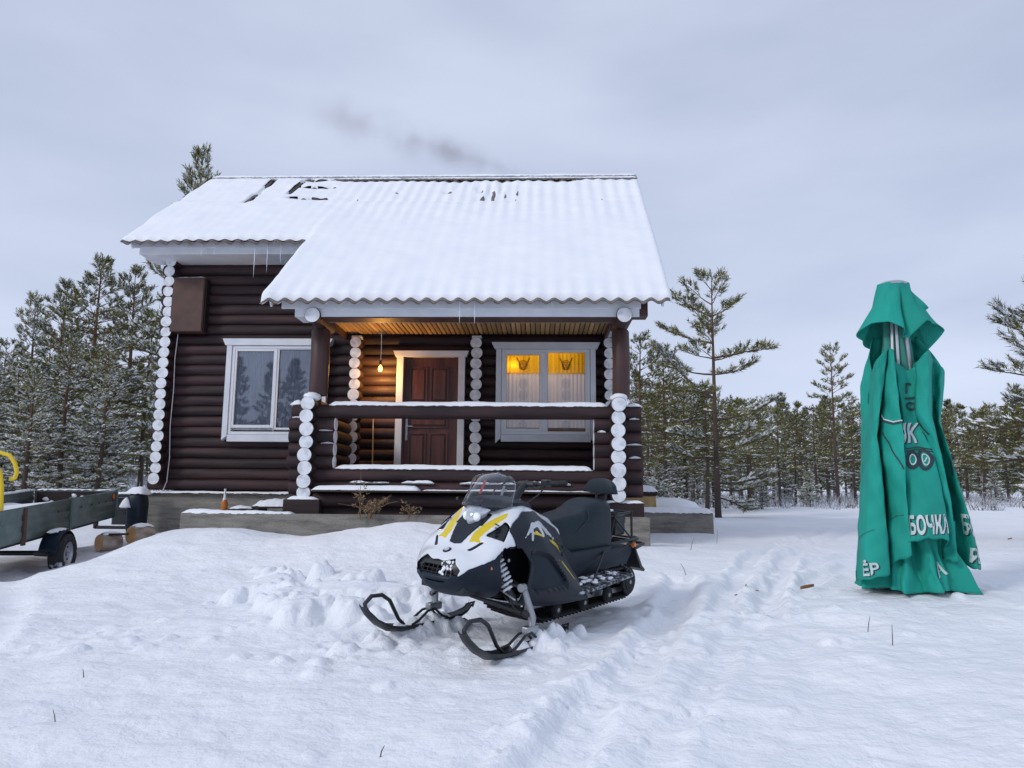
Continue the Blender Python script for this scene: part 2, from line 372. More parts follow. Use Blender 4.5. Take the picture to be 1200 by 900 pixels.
def ground(x, y, fine=True):
    x = np.atleast_1d(np.asarray(x, float)); y = np.atleast_1d(np.asarray(y, float)); sh = x.shape
    x = x.ravel(); y = y.ravel(); z = np.zeros(x.shape)
    for i in range(0, len(x), 20000):
        xs, ys = x[i:i+20000], y[i:i+20000]
        d2 = (xs[:, None]-CP[None, :, 0])**2 + (ys[:, None]-CP[None, :, 1])**2
        z[i:i+20000] = _k(d2)@_W[:_n] + _W[_n] + _W[_n+1]*xs + _W[_n+2]*ys
    r = np.hypot(x, y-15); w = np.clip((r-45)/30, 0, 1); w = w*w*(3-2*w)
    z = z*(1-w) + w*(1.15+.25*vnoise(x/40, y/40, 9))
    if fine:
        near = 1/(1+np.maximum(0, np.hypot(x, y)-10)/10)
        z = z + .030*fbm(x/1.5, y/1.1, 3, 3) + .014*fbm(x/.42, y/.34, 11, 3)*near + .0045*near*fbm(x/.13, y/.11, 61, 3) - .016*near*np.maximum(0, fbm(x/.55, y/.45, 67, 3)-.45)
        # wind-scoured shallow ripples in the open snow on the left
        z = z + .008*near*fbm(x/.9, y/.22, 23, 3)*np.clip((-x-1)/2, 0, 1)
        trod = np.exp(-((x-1.3)/1.9)**2-((y-6.4)/2.6)**2) + .8*np.exp(-((x+3.2)/2.6)**2-((y-6.3)/.9)**2)
        f = fbm(x/.20, y/.18, 31, 3)
        z = z + trod*(.012*f - .026*np.maximum(0, fbm(x/.34, y/.28, 37, 2)-.10))
        for pl, gauge, dep, wd in RUTS:
            bb = [min(p[0] for p in pl)-2, max(p[0] for p in pl)+2, min(p[1] for p in pl)-2, max(p[1] for p in pl)+2]
            k = np.where((x > bb[0]) & (x < bb[1]) & (y > bb[2]) & (y < bb[3]))[0]
            if not len(k): continue
            d, s_, par = _seg_dist(x[k], y[k], pl)
            s_ = s_ + .05*vnoise(par/.5, par*0, 7)
            for off in ([0] if gauge is None else [-gauge, gauge]):
                q = (s_-off)/wd
                prof = -dep*np.exp(-np.abs(q)**5) + dep*.45*np.exp(-((np.abs(q)-1.5)/.45)**2)*(1+.8*vnoise(x[k]/.12, y[k]/.12, 5))
                z[k] += prof*(d < np.abs(s_)+.3)
        bl_ = np.zeros(z.shape)
        for bx_, by_, rr, hh in BUMPS:
            k = np.where((np.abs(x-bx_) < rr) & (np.abs(y-by_) < rr))[0]
            if len(k):
                q = ((x[k]-bx_)**2+(y[k]-by_)**2)/rr**2
                bl_[k] = np.maximum(bl_[k], hh*np.clip(1-q, 0, 1)**.55*(1+.35*vnoise(x[k]/.05, y[k]/.05, 2))) + .12*bl_[k]
        z = z + np.minimum(bl_, .15)
        # hollow pressed in under the sled and its skis
        for (ax, ay), (bx_, by_), wd, dep in (((-.25,6.0),(.75,7.5),.30,.05),):
            d, s_, _ = _seg_dist(x, y, [(ax, ay), (bx_, by_)])
            z = z - dep*np.exp(-(d/wd)**4)
    return z.reshape(sh)
def gz(x, y, fine=True): return float(ground([x], [y], fine)[0])

def axis(fine0, fine1, step, lo, hi, grow=1.09, cap=12):
    a = list(np.arange(fine0, fine1+1e-6, step)); s = step
    while a[-1] < hi: s = min(s*grow, cap); a.append(a[-1]+s)
    s = step; b = [a[0]]
    while b[-1] > lo: s = min(s*grow, cap); b.append(b[-1]-s)
    return np.array(b[:0:-1]+a)
gx = axis(-3.6, 4.0, .024, -420, 420, 1.045); gy = axis(2.6, 8.8, .024, -120, 520, 1.045)
GX, GY = np.meshgrid(gx, gy); GZ = ground(GX, GY)
nx_, ny_ = len(gx), len(gy)
V = np.stack([GX.ravel(), GY.ravel(), GZ.ravel()], 1)
I = np.arange(nx_*ny_).reshape(ny_, nx_)
Q = np.stack([I[:-1, :-1].ravel(), I[:-1, 1:].ravel(), I[1:, 1:].ravel(), I[1:, :-1].ravel()], 1)
def np_mesh(name, V, F, mats, smooth=True, midx=None):
    me = bpy.data.meshes.new(name); k = F.shape[1]
    me.vertices.add(len(V)); me.vertices.foreach_set('co', np.ascontiguousarray(V, dtype=np.float32).ravel())
    me.loops.add(len(F)*k); me.loops.foreach_set('vertex_index', np.ascontiguousarray(F, dtype=np.int32).ravel())
    me.polygons.add(len(F)); me.polygons.foreach_set('loop_start', np.arange(0, len(F)*k, k, dtype=np.int32))
    try: me.polygons.foreach_set('loop_total', np.full(len(F), k, dtype=np.int32))
    except Exception: pass
    for m in (mats if isinstance(mats, (list, tuple)) else [mats]): me.materials.append(m)
    me.polygons.foreach_set('use_smooth', np.full(len(F), smooth))
    if midx is not None: me.polygons.foreach_set('material_index', np.asarray(midx, dtype=np.int32))
    me.update(calc_edges=True); me.validate(); return me

def ground_mat():
    m, t, b = newmat('ground_snow'); n = t.nodes.new; l = t.links.new
    b.inputs['Roughness'].default_value = .7; b.inputs['Specular IOR Level'].default_value = .25
    tcn = n('ShaderNodeTexCoord')
    def noise(s, d=5, r=.55, st=None):
        q = n('ShaderNodeTexNoise'); q.inputs['Scale'].default_value = s; q.inputs['Detail'].default_value = d; q.inputs['Roughness'].default_value = r
        if st:
            mp_ = n('ShaderNodeMapping'); mp_.inputs['Scale'].default_value = st; l(tcn.outputs['Object'], mp_.inputs[0]); l(mp_.outputs[0], q.inputs['Vector'])
        else: l(tcn.outputs['Object'], q.inputs['Vector'])
        return q.outputs['Fac']
    cr = n('ShaderNodeValToRGB'); cr.color_ramp.elements[0].position = .3; cr.color_ramp.elements[1].position = .7
    cr.color_ramp.elements[0].color = (.85, .87, .91, 1); cr.color_ramp.elements[1].color = (.91, .92, .945, 1)
    l(noise(1.3), cr.inputs[0])
    # rare specks of grit and bark
    sp = n('ShaderNodeMapRange'); sp.inputs['From Min'].default_value = .795; sp.inputs['From Max'].default_value = .83
    l(noise(55, 2, .5), sp.inputs[0])
    mxn = n('ShaderNodeMixRGB'); mxn.inputs[2].default_value = (.18, .14, .12, 1); l(sp.outputs[0], mxn.inputs[0]); l(cr.outputs[0], mxn.inputs[1])
    l(mxn.outputs[0], b.inputs['Base Color'])
    def ma(a_, s, c_=None):
        q = n('ShaderNodeMath'); q.operation = 'MULTIPLY_ADD' if c_ is not None else 'MULTIPLY'; q.inputs[1].default_value = s; l(a_, q.inputs[0])
        if c_ is not None: l(c_, q.inputs[2])
        return q.outputs[0]
    h = ma(noise(4.5, 6, .6, (1, 1.5, 1)), 1.0); h = ma(noise(24, 5, .6), .30, h); h = ma(noise(130, 3), .05, h)
    bp = n('ShaderNodeBump'); bp.inputs['Strength'].default_value = .75; bp.inputs['Distance'].default_value = .05
    l(h, bp.inputs['Height']); l(bp.outputs[0], b.inputs['Normal'])
    return m
M['ground'] = ground_mat()
g = bpy.data.objects.new('snow_ground', np_mesh('snow_ground', V, Q, M['ground'])); col.objects.link(g)
tag(g, kind='structure')

# ================================================================== LOG CABIN
rnd = random.Random(7)
house = empty('log_cabin', (-2.9, 13.79, .45))
tag(house, 'dark brown log cabin with white painted log ends and snow covered corrugated roof', 'log cabin')
house_inv = Matrix.Translation((2.9, -13.79, -.45))
def hpart(name, parent=None):
    """an Empty part of the cabin whose local frame is the world's"""
    o = bpy.data.objects.new(name, None); col.objects.link(o); o.parent = parent or house
    if parent is None: o.location = (2.9, -13.79, -.45)
    return o

_logs = {}
def log_mesh(length, r, seed, mats=('log', 'end')):
    key = (round(length, 2), r, seed % 4, mats)
    if key in _logs: return _logs[key]
    q = random.Random(seed*13+1); n = 18; mb = MB(); k = max(2, int(length/.45)+1); vs = []
    xs = [0, .006] + [length*i/k for i in range(1, k)] + [length-.006, length]
    ph = [q.uniform(0, 6.28) for _ in range(3)]
    for j, x in enumerate(xs):
        rr = r*(1 + .014*math.sin(x*2.1+ph[0]) + .010*math.sin(x*5.3+ph[1]))
        if j in (0, len(xs)-1): rr -= .006
        for i in range(n):
            a = 2*math.pi*i/n; r3 = rr*(1+.012*math.sin(3*a+ph[2]))
            vs.append((x, r3*math.cos(a), r3*math.sin(a)))
    fs = [(j*n+i, (j+1)*n+i, (j+1)*n+(i+1) % n, j*n+(i+1) % n) for j in range(len(xs)-1) for i in range(n)]
    mb.add(vs, fs, 0); mb.f.append(tuple(range(n))); mb.m.append(1)
    mb.f.append(tuple((len(xs)-1)*n+i for i in reversed(range(n)))); mb.m.append(1)
    me = mb.mesh('log', [M[mats[0]], M[mats[1]]], 32); _logs[key] = me
    return me
def logx(parent, x0, x1, y, z, r=.108, ends='log'):
    """a log along X; painted white at its ends only where asked"""
    return link_mesh(log_mesh(x1-x0, r, rnd.randrange(99), ('log', ends)), 'log', parent, (x0, y, z), (rnd.uniform(-.5, .5), 0, 0))
def logy(parent, x, y0, y1, z, r=.108, ends='end'):
    dy = rnd.uniform(-.015, .012); k_ = rnd.uniform(.965, 1.02)
    o = link_mesh(log_mesh(y1-y0, r, rnd.randrange(99), ('log', ends)), 'log', parent, (x+rnd.uniform(-.006, .006), y0+dy, z), (0, 0, R(90)+rnd.uniform(-.004, .004)), (1, k_, k_))
    o.rotation_mode = 'XYZ'; return o

fwall = hpart('front_wall')
WY = 14.12
OPEN = [(-5.90, -4.10, 2.20, 3.97), (-2.58, -1.50, 1.15, 3.76), (-.76, 1.04, 2.20, 3.95)]
for i in range(-1, 22):
    z = 5.50 - .2*i; segs = [(-7.40+rnd.uniform(-.03, .03), 1.60)]
    for a, b, z0, z1 in OPEN:
        if z+.10 > z0 and z-.10 < z1:
            ns = []
            for s0, s1 in segs:
                if b <= s0 or a >= s1: ns.append((s0, s1)); continue
                if a-s0 > .1: ns.append((s0, a))
                if s1-b > .1: ns.append((b, s1))
            segs = ns
    for s0, s1 in segs: logx(fwall, s0, s1, WY, z)
# side walls: their white painted ends make the columns of discs
lwall = hpart('side_wall'); rwall = hpart('side_wall')
for i in range(-1, 22):
    z = 5.60 - .2*i
    if i >= 0: logy(lwall, -7.17 + .006*(i % 3), 13.79+rnd.uniform(-.012, .012), 19.75, z, .112)
    logy(rwall, 1.33, 13.79+rnd.uniform(-.01, .01), 19.75, z)
MB().box(-7.25, -7.08, 13.80, 14.0, 5.72, 5.80).build('painted_block', M['white'], lwall, bevel=.004)
# two inner walls showing their ends on the front
for X in (-3.47, -1.17):
    iw = hpart('inner_wall')
    for i in range(8, 22): logy(iw, X + .008*math.sin(i*2.3), 13.80+rnd.uniform(-.012, .012), 14.35, 5.60-.2*i, .112)
    MB().box(X-.09, X+.09, 13.83, 14.0, 4.09, 4.14).build('painted_block', M['white'], iw, bevel=.004)
bw = MB()
bw.box(-7.3, 1.5, 19.60, 19.75, 1.15, 5.8); bw.build('back_wall', M['dark'], hpart('rear'))
gm = MB()
for X in (-7.10, 1.40): gm.prism([(14.2, 5.78), (19.6, 5.78), (16.85, 8.15)], X-.04, X+.04, axis='x')
gm.build('gable_boarding', M['dark'], hpart('gables'))
MB().box(-7.0, 1.2, 14.3, 19.6, 5.74, 5.78).build('attic_floor', M['interior'], hpart('inside'))
MB().box(-7.0, 1.2, 14.25, 19.6, 1.16, 1.22).build('floor_boards', M['interior'], hpart('inside'))

# ---- foundation
fd = hpart('foundation')
MB().box(-7.38, -3.7, 14.0, 14.25, .1, 1.12).build('foundation_wall', M['concrete'], fd, bevel=.01)
MB().box(-7.38, -7.12, 14.26, 19.7, .1, 1.115).build('foundation_wall', M['concrete'], fd)
MB().box(1.25, 1.5, 14.0, 19.7, .1, 1.115).build('foundation_wall', M['concrete'], fd)
MB().box(-7.42, -3.75, 13.93, 14.1, 1.122, 1.145).build('drip_board', M['dark'], fd)
def snow_strip(x0, x1, y, z, w, h, seed, parent=None, name='snow_cap', amp=.35, axis='x', step=.045):
    """a lumpy cap of snow lying on a ledge or a log"""
    q = random.Random(seed); n = 9; k = max(4, int((x1-x0)/step)); vs = []
    for j in range(k+1):
        x = x0 + (x1-x0)*j/k; e = min(1.0, min(j, k-j)/2.0); e = e**.5
        a1 = 1+amp*(.6*math.sin(x*3.1+seed)+.5*math.sin(x*7.7+seed*2)+q.uniform(-.35, .35))
        lo_l, lo_r = q.uniform(-.010, .008), q.uniform(-.014, .012)
        for i in range(n):
            t = i/(n-1); u = -1+2*t; hh = h*a1*e*(max(0, 1-abs(u)**3))**.6
            zz = hh + (lo_l if i == 0 else 0) + (lo_r if i == n-1 else 0)
            vs.append((x, y+u*w/2*(.93+.10*q.random()), z+zz))
        vs.append((x, y, z-.02))
    m_ = n+1; fs = []
    for j in range(k):
        for i in range(m_): fs.append((j*m_+i, j*m_+(i+1) % m_, (j+1)*m_+(i+1) % m_, (j+1)*m_+i))
    fs.append(tuple(range(m_))[::-1]); fs.append(tuple(k*m_+i for i in range(m_)))
    if axis == 'y': vs = [(b, a, c) for a, b, c in vs]; fs = [tuple(reversed(f)) for f in fs]
    return MB().add(vs, fs).build(name, M['snow'], parent, 60)
snow_strip(-7.38, -3.78, 14.0, 1.14, .16, .035, 3, fd, amp=.15)

# ---- windows
def casing(parent, x0, x1, zt, zb, zl, wd, yf, drop=.09, topx=.09, topz=.13):
    """white boards round an opening; top board splays out, side boards hang lower with a slanted cut"""
    t = [(x0-topx, zt), (x1+topx, zt), (x1+topx-.015, zt-.035), (x1+.03, zt-topz), (x0-.03, zt-topz), (x0-topx+.015, zt-.035)]
    MB().prism(t[::-1], yf-.012, yf+.16).build('casing_board', M['white'], parent, bevel=.004)
    MB().prism([(x0, zt-topz-.002), (x0, zl-drop), (x0+wd, zl), (x0+wd, zt-topz-.002)], yf, yf+.155).build('casing_board', M['white'], parent, bevel=.004)
    MB().prism([(x1-wd, zt-topz-.002), (x1-wd, zl), (x1, zl-drop), (x1, zt-topz-.002)], yf, yf+.155).build('casing_board', M['white'], parent, bevel=.004)
    if zb is not None: MB().box(x0+wd+.003, x1-wd-.003, yf+.004, yf+.155, zb, zb+.13).build('casing_board', M['white'], parent, bevel=.004)

def ring(mb, x0, x1, z0, z1, w, y0, y1):
    mb.box(x0, x0+w, y0, y1, z0, z1); mb.box(x1-w, x1, y0, y1, z0, z1)
    mb.box(x0+w+.0005, x1-w-.0005, y0+.001, y1-.001, z1-w, z1); mb.box(x0+w+.0005, x1-w-.0005, y0+.001, y1-.001, z0, z0+w)
def curtain_mesh(x0, x1, z0, z1, y, seed, amp=.014, per=.075):
    mb = MB(); k = int((x1-x0)/.012); vs = []; q = random.Random(seed); p = q.uniform(0, 6)
    for j in range(k+1):
        x = x0+(x1-x0)*j/k; yy = y + amp*math.sin(x*2*math.pi/per+p) + amp*.5*math.sin(x*17+p)
        vs += [(x, yy, z0), (x, yy, z1)]
    return mb.add(vs, [(2*j, 2*j+2, 2*j+3, 2*j+1) for j in range(k)])

def window(label, x0, x1, ztop, zbot, zear, panes, kind):
    w = hpart('window', None); w['label'] = label
    casing(w, x0, x1, ztop, zbot, zear, .10, 13.895)
    fx0, fx1 = x0+.105, x1-.105; fz0, fz1 = zbot+.135, ztop-.135
    f = MB(); xm0, xm1 = panes[0][1]+.06, panes[1][0]-.045
    f.box(fx0, fx0+.055, 13.915, 14.04, fz0, fz1); f.box(fx1-.055, fx1, 13.915, 14.04, fz0, fz1)
    f.box(fx0+.056, fx1-.056, 13.915, 14.04, fz1-.055, fz1); f.box(fx0+.056, fx1-.056, 13.915, 14.04, fz0, fz0+.055)
    f.box(xm0, xm1+.005, 13.917, 14.04, fz0+.056, fz1-.056)
    f.build('frame', M['pvc'], w, bevel=.005)
    for a, b, z0, z1, sash in panes:
        s = MB()
        if sash: ring(s, a-.058, b+.058, z0-.058, z1+.058, .056, 13.925, 13.99); ring(s, a-.012, b+.012, z0-.012, z1+.012, .012, 13.94, 13.97)
        else: ring(s, a-.040, b+.040, z0-.040, z1+.040, .038, 13.932, 13.985)
        s.build('sash', M['pvc'], w, bevel=.004)
        g_ = MB(); ring(g_, a-.004, b+.004, z0-.004, z1+.004, .008, 13.952, 13.958); g_.build('gasket', M['rubber'], w)
        MB().box(a-.002, b+.002, 13.960, 13.966, z0-.002, z1+.002).build('pane', M['glass'], w)
    a, b = panes[0][0]-.05, panes[1][1]+.05; z0 = min(p[2] for p in panes)-.05; z1 = max(p[3] for p in panes)+.05
    MB().box(a-.25, b+.25, 15.6, 15.62, z0-.6, z1+.4).build('back_board', M['interior'], w)
    if kind == 'grey':
        curtain_mesh(a, b, z0, z1, 13.995, 3, .008).build('curtain', M['sheer_grey'], w, 60)
    else:
        zv = z1-.05-.40
        curtain_mesh(a, b, z0+.13, zv, 14.11, 5).build('curtain', M['sheer'], w, 60)
        curtain_mesh(a, b, zv+.004, z1, 14.105, 8, .008).build('valance', M['valance'], w, 60)
        MB().box(a, b, 14.10, 14.14, z0, z0+.126).build('window_sill', M['ochre'], w)
        for pa, pb, pz0, pz1, _ in panes:                       # printed motifs hanging down the middle of each curtain
            cx_ = (pa+pb)/2 + .0; mo = MB(); mv = MB()
            def arcs(mb, cz, rr, wd, y):
                n = 18; vs = []
                for j in range(n+1):
                    t = math.pi*(.5+2*j/n)
                    for q_ in (rr, rr-wd): vs.append((cx_+q_*math.cos(t)*.85, y, cz+q_*math.sin(t)))
                mb.add(vs, [(2*j, 2*j+1, 2*j+3, 2*j+2) for j in range(n)])
            for rr in (.10, .065, .03): arcs(mo, zv+.16, rr, .018, 14.085)
            for s_ in (-1, 1): mo.bar((cx_+s_*.12, 14.085, zv+.30), (cx_+s_*.02, 14.085, zv+.07), .004, .02, 0, (1, 0, 0))
            mo.build('motif', M['ochre'], w)
            for cz in (zv-.20, zv-.42, zv-.72, zv-1.0):
                for rr in (.095, .06, .028): arcs(mv, cz, rr, .014, 14.087)
            mv.build('motif', M['greyprint'], w)
    return w
window('white framed double window with grey net curtain on the bare log wall', -5.99, -4.03, 4.09, 2.11, 2.22,
       [(-5.79, -5.08, 2.43, 3.85, True), (-4.97, -4.25, 2.38, 3.88, False)], 'grey')
window('white framed double window on the porch with yellow topped sheer curtains', -.80, 1.08, 4.03, 2.14, 2.20,
       [(-.60, .02, 2.39, 3.79, True), (.18, .88, 2.34, 3.86, False)], 'yellow')

# ---- door
M['door'] = mat('door_wood', (.048, .014, .012), (.125, .038, .030), scale=10, rough=.42, bump=.25, stretch=(1, 1, .14), lo=.3, hi=.75)
M['doordark'] = mat('door_groove', (.030, .008, .007), (.05, .014, .012), rough=.5)
dr = hpart('door_unit')
casing(dr, -2.69, -1.39, 3.86, None, 1.32, .125, 13.895, drop=.0, topx=.075, topz=.115)
dl = MB(); dl.box(-2.56, -1.515, 14.00, 14.05, 1.32, 3.74); dl.build('door_leaf', M['door'], dr, bevel=.003)
MB().box(-1.6, -1.515, 13.955, 13.999, 1.32, 3.74).build('door_frame', M['door'], dr, bevel=.003)
MB().box(-2.565, -2.535, 13.955, 13.999, 1.32, 3.74).build('door_frame', M['door'], dr, bevel=.003)
for a, b, z0, z1 in ((-2.42, -2.14, 2.90, 3.53), (-2.02, -1.73, 2.90, 3.53), (-2.42, -1.73, 2.42, 2.57), (-2.42, -2.14, 1.50, 2.27), (-2.02, -1.73, 1.50, 2.27)):
    q = MB(); ring(q, a-.03, b+.03, z0-.03, z1+.03, .028, 13.984, 13.999); q.build('panel_moulding', M['door'], dr, bevel=.004)
    MB().box(a, b, 13.994, 13.9985, z0, z1).build('panel_groove', M['doordark'], dr)
    MB().box(a+.03, b-.03, 13.980, 13.993, z0+.03, z1-.03).build('door_panel', M['door'], dr, bevel=.008)
q = MB(); q.box(-2.505, -2.465, 13.985, 13.998, 2.16, 2.60); q.lathe([(.018, 0), (.018, .03)], 12, 0, (-2.485, 13.955, 2.24), 'y')
q.bar((-2.485, 13.945, 2.42), (-2.36, 13.945, 2.42), .018, .018); q.lathe([(.014, 0), (.014, .05)], 10, 0, (-2.485, 13.94, 2.42), 'y')
q.lathe([(.02, 0), (.02, .025)], 12, 0, (-2.485, 13.962, 2.54), 'y'); q.lathe([(.016, 0), (.016, .02)], 12, 0, (-2.46, 13.965, 2.875), 'y')
q.build('door_handle', M['steel'], dr, 40)

# ---- porch
porch = hpart('porch')
PX = (-3.58, 1.22); PF = 11.36; CY = 11.66
for X in PX:
    for j in range(0, 7): logy(porch, X+.006*math.sin(j*2.1+X), PF+rnd.uniform(-.012, .012), 13.99, 2.546-.2*j, .117)
    logy(porch, X, PF+.01, 13.99, 1.17, .112)
logx(porch, -3.88, 1.60, CY, 2.446, .112)                      # top rail
for k in range(1, 5):
    z = 2.446-.2*k
    logx(porch, -3.90+rnd.uniform(-.03, .03), -3.20, CY, z, .110, 'log'); logx(porch, .87, 1.61+rnd.uniform(-.02, .02), CY, z, .110, 'log')
    for xx, s_ in ((-3.20, 1), (.87, -1)):                      # painted faces of the stub ends in the opening
        o = MB().lathe([(.106, 0), (.104, .006)], 18, 0, (0, 0, 0), 'x').build('painted_end', M['end'], porch, 40, (xx+(.001 if s_ > 0 else -.007), CY, z))
for k in range(5, 7): logx(porch, -3.88, 1.61, CY, 2.446-.2*k, .112)
MB().box(-3.40, .93, 11.22, 11.58, 1.185, 1.215).build('ledge_board', M['dark'], porch, bevel=.004)
logx(porch, -3.44, 1.02, 11.47, 1.06, .108)
MB().box(-3.44, 1.4, 11.50, 11.62, .55, 1.04).build('skirt_board', M['dark'], porch, bevel=.004)
MB().box(-3.86, -3.30, 11.30, 11.9, .60, 1.07).build('corner_block', M['dark'], porch, bevel=.012)
MB().box(.93, 1.60, 11.42, 11.9, .80, 1.06).build('corner_block', M['dark'], porch, bevel=.012)
for k in range(14): MB().box(-3.4+k*.325, -3.4+k*.325+.318, 11.8, 13.9, 1.26, 1.30).build('floor_board', M['dark'], porch)
# porch posts and roof timbers
for X, r_ in ((-3.505, .150), (1.300, .137)):
    p = MB(); p.tube([(X, CY, 2.70), (X, CY, 2.74), (X+.01, CY, 3.3), (X, CY, 3.74), (X, CY, 3.77)], [r_-.02, r_, r_, r_, r_-.02], 22)
    p.build('porch_post', M['post'], porch, 50)
    MB().tube([(X, CY, 2.55), (X, CY, 2.70)], .06, 10).build('post_pin', M['log'], porch, 50)
    MB().tube([(X, CY, 3.77), (X, CY, 3.86)], [.09, .12], 14).build('post_head', M['post'], porch, 50)
for X in (-3.49, 1.30): logy(porch, X, 11.10, 12.05, 3.885, .125)
logx(porch, -3.95, 1.58, 11.72, 4.08, .09)
M['trimdark'] = M['dark']
MB().box(-3.55, 1.20, 11.17, 11.50, 3.852, 3.868).build('eave_trim', M['post'], porch, bevel=.004)
e_ = MB(); e_.prism([(1.40, 3.90), (1.68, 3.90), (1.68, 4.17), (1.60, 4.17), (1.60, 4.04), (1.40, 4.04)][::-1], 11.24, 11.5)
e_.build('end_bracket', M['post'], porch, bevel=.004)
MB().box(1.43, 1.50, 11.3, 13.8, 3.95, 4.12).build('side_beam', M['post'], porch)
cm = None
for k in range(56):                                             # ceiling planks
    x = -3.72 + k*.0895
    if cm is None: cm = MB().prism([(0,4.219),(.008,4.203),(.022,4.199),(.056,4.199),(.070,4.203),(.078,4.219)], 11.52, 13.97).mesh('ceiling_plank', M['planks'])
    link_mesh(cm, 'ceiling_plank', porch, (x, 0, rnd.uniform(-.002, .002)))
MB().box(-3.74, 1.3, 11.5, 14.0, 4.222, 4.245).build('ceiling_back', M['dark'], porch)
for X in (-3.70, 1.24): MB().box(X, X+.05, 11.6, 13.98, 4.08, 4.195).build('ceiling_beam', M['post'], porch)
# snow lying on the porch timbers
snow_strip(-3.30, 1.08, CY, 2.54, .19, .068, 5, porch, amp=.12)
snow_strip(-3.92, -3.70, CY, 2.545, .19, .075, 6, porch); snow_strip(1.36, 1.62, CY, 2.545, .17, .045, 16, porch)
snow_strip(-3.16, .84, CY, 1.545, .21, .070, 8, porch, amp=.10)
snow_strip(-3.42, -1.78, 11.36, 1.213, .26, .075, 9, porch, amp=.08); snow_strip(-1.76, .9, 11.40, 1.213, .2, .022, 10, porch, amp=.4)
snow_strip(-2.9, -2.3, 11.52, 1.335, .07, .025, 12, porch, amp=.7); snow_strip(-2.1, -1.6, 11.53, 1.335, .07, .028, 13, porch, amp=.7); snow_strip(-1.2, .5, 11.53, 1.335, .06, .022, 14, porch, amp=.8)
snow_strip(-3.82, -3.32, 11.42, 1.07, .2, .05, 15, porch, amp=.2); snow_strip(.98, 1.6, 11.5, 1.06, .16, .03, 17, porch)
for X, s_ in ((-3.55, 1), (1.25, 2)):
    q = MB(); q.blob((X, CY-.15, 2.66), .13, .16, .075, random.Random(s_), n=12, k=6, rough=.12); q.build('snow_cap', M['snow'], porch, 80)
for k, (x0, x1) in enumerate(((-3.88, -3.72), (-3.16, -2.99), (-3.12, -2.96), (1.40, 1.58), (1.42, 1.57), (.92, 1.05), (1.36, 1.60))):
    z = 2.446 - .2*(1+k % 4) + .10; 
    if x0 < -3 and x0 > -3.3: x0 -= .28; x1 -= .24
    snow_strip(x0, x1, CY-.05, z, .07, .022, 20+k, porch, amp=.6)
# flue smoke pipe, behind the ridge
# ---- roof
roof = hpart('roof')
SL = .7727; CA = 1/math.sqrt(1+SL*SL); SA = SL*CA; Y0, Z0 = 10.98, 4.07; SR = 7.42; PER = .242; AMP = .029
def rp3(x, s, h):
    x2 = x + .31*(s/SR)*min(max(x/1.97, 0), 1) - .10*(s/SR)*min(max(-x/7.75, 0), 1)
    return (x2, Y0+s*CA-h*SA, Z0+s*SA+h*CA)
def wave(x): return AMP*math.cos(2*math.pi*(x+7.75)/PER)
M['slate'] = mat('corrugated_sheet', (.115, .095, .085), (.22, .19, .17), scale=14, rough=.85, bump=.3)
def sheet(x0, x1, s0, s1, lift, tilt=0):
    n = int(round((x1-x0)/PER*8)); mb = MB(); vs = []
    for j in range(n+1):
        x = x0+(x1-x0)*j/n
        for s_, l_ in ((s0, lift+.028), (s1, lift)):
            for th in (0, -.020): vs.append(rp3(x, s_, wave(x)+l_+th+tilt*(x-x0)))
    fs = []
    for j in range(n):
        a, b = 4*j, 4*j+4
        fs += [(a, a+2, b+2, b), (a+1, b+1, b+3, a+3), (a, b, b+1, a+1), (a+2, a+3, b+3, b+2)]
    fs += [(0, 1, 3, 2), (4*n, 4*n+2, 4*n+3, 4*n+1)]
    return mb.add(vs, fs).build('roof_sheet', M['slate'], roof, 40)
XS = [-7.75+.968*i for i in range(11)]; XS[-1] = 1.97
for i in range(10):
    if i >= 4: sheet(XS[i], XS[i+1], 5.15, 7.36, .0)
    sheet(XS[i], XS[i+1], 3.95, 5.30, 0); sheet(XS[i], XS[i+1], 2.70, 4.1, .0)
# shifted sheets at the left of the top row, with open gaps between them
sheet(-7.75, -7.0, 5.15, 7.36, 0); sheet(-7.0, -6.245, 5.15, 7.36, .004); sheet(-6.145, -5.515, 5.2, 7.30, 0)
for a_, b_ in ((5.17, 5.44), (5.55, 6.33), (6.46, 6.98), (7.12, 7.34)): sheet(-5.425, -4.56, a_, b_, 0)
sheet(-4.56, -3.878, 5.15, 7.36, 0)
PXS = [-4.24+1.035*i for i in range(7)]
for i in range(6): sheet(PXS[i], PXS[i+1], 1.35, 2.93, 0); sheet(PXS[i], PXS[i+1], -.075, 1.5, 0)
MB().add([(-7.85, 16.83, 8.50), (2.28, 16.83, 8.50), (2.28, 20.5, 5.7), (-7.85, 20.5, 5.7), (-7.85, 16.83, 8.46), (2.28, 16.83, 8.46), (2.28, 20.5, 5.66), (-7.85, 20.5, 5.66)],
         [(0,1,2,3), (7,6,5,4), (0,4,5,1), (1,5,6,2), (2,6,7,3), (3,7,4,0)]).build('rear_roof_slope', M['snow'], roof)
# battens below the sheets, dark in the gaps
for s_ in (7.30, 6.7, 6.1, 5.5, 4.6, 3.8):
    a = rp3(-7.6, s_, -.06); b = rp3(1.9, s_, -.06); MB().bar(a, b, .10, .05, 0, (0, -SA, CA)).build('batten', M['dark'], roof)
MB().add([rp3(-7.5, 2.95, -.09), rp3(1.8, 2.95, -.09), rp3(1.8, 7.36, -.09), rp3(-7.5, 7.36, -.09)], [(0,1,2,3)]).build('roof_boarding', M['dark'], roof)
MB().add([rp3(-4.1, .35, -.09), rp3(1.8, .35, -.09), rp3(1.8, 2.945, -.09), rp3(-4.1, 2.945, -.09)], [(0,1,2,3)]).build('roof_boarding', M['dark'], roof)
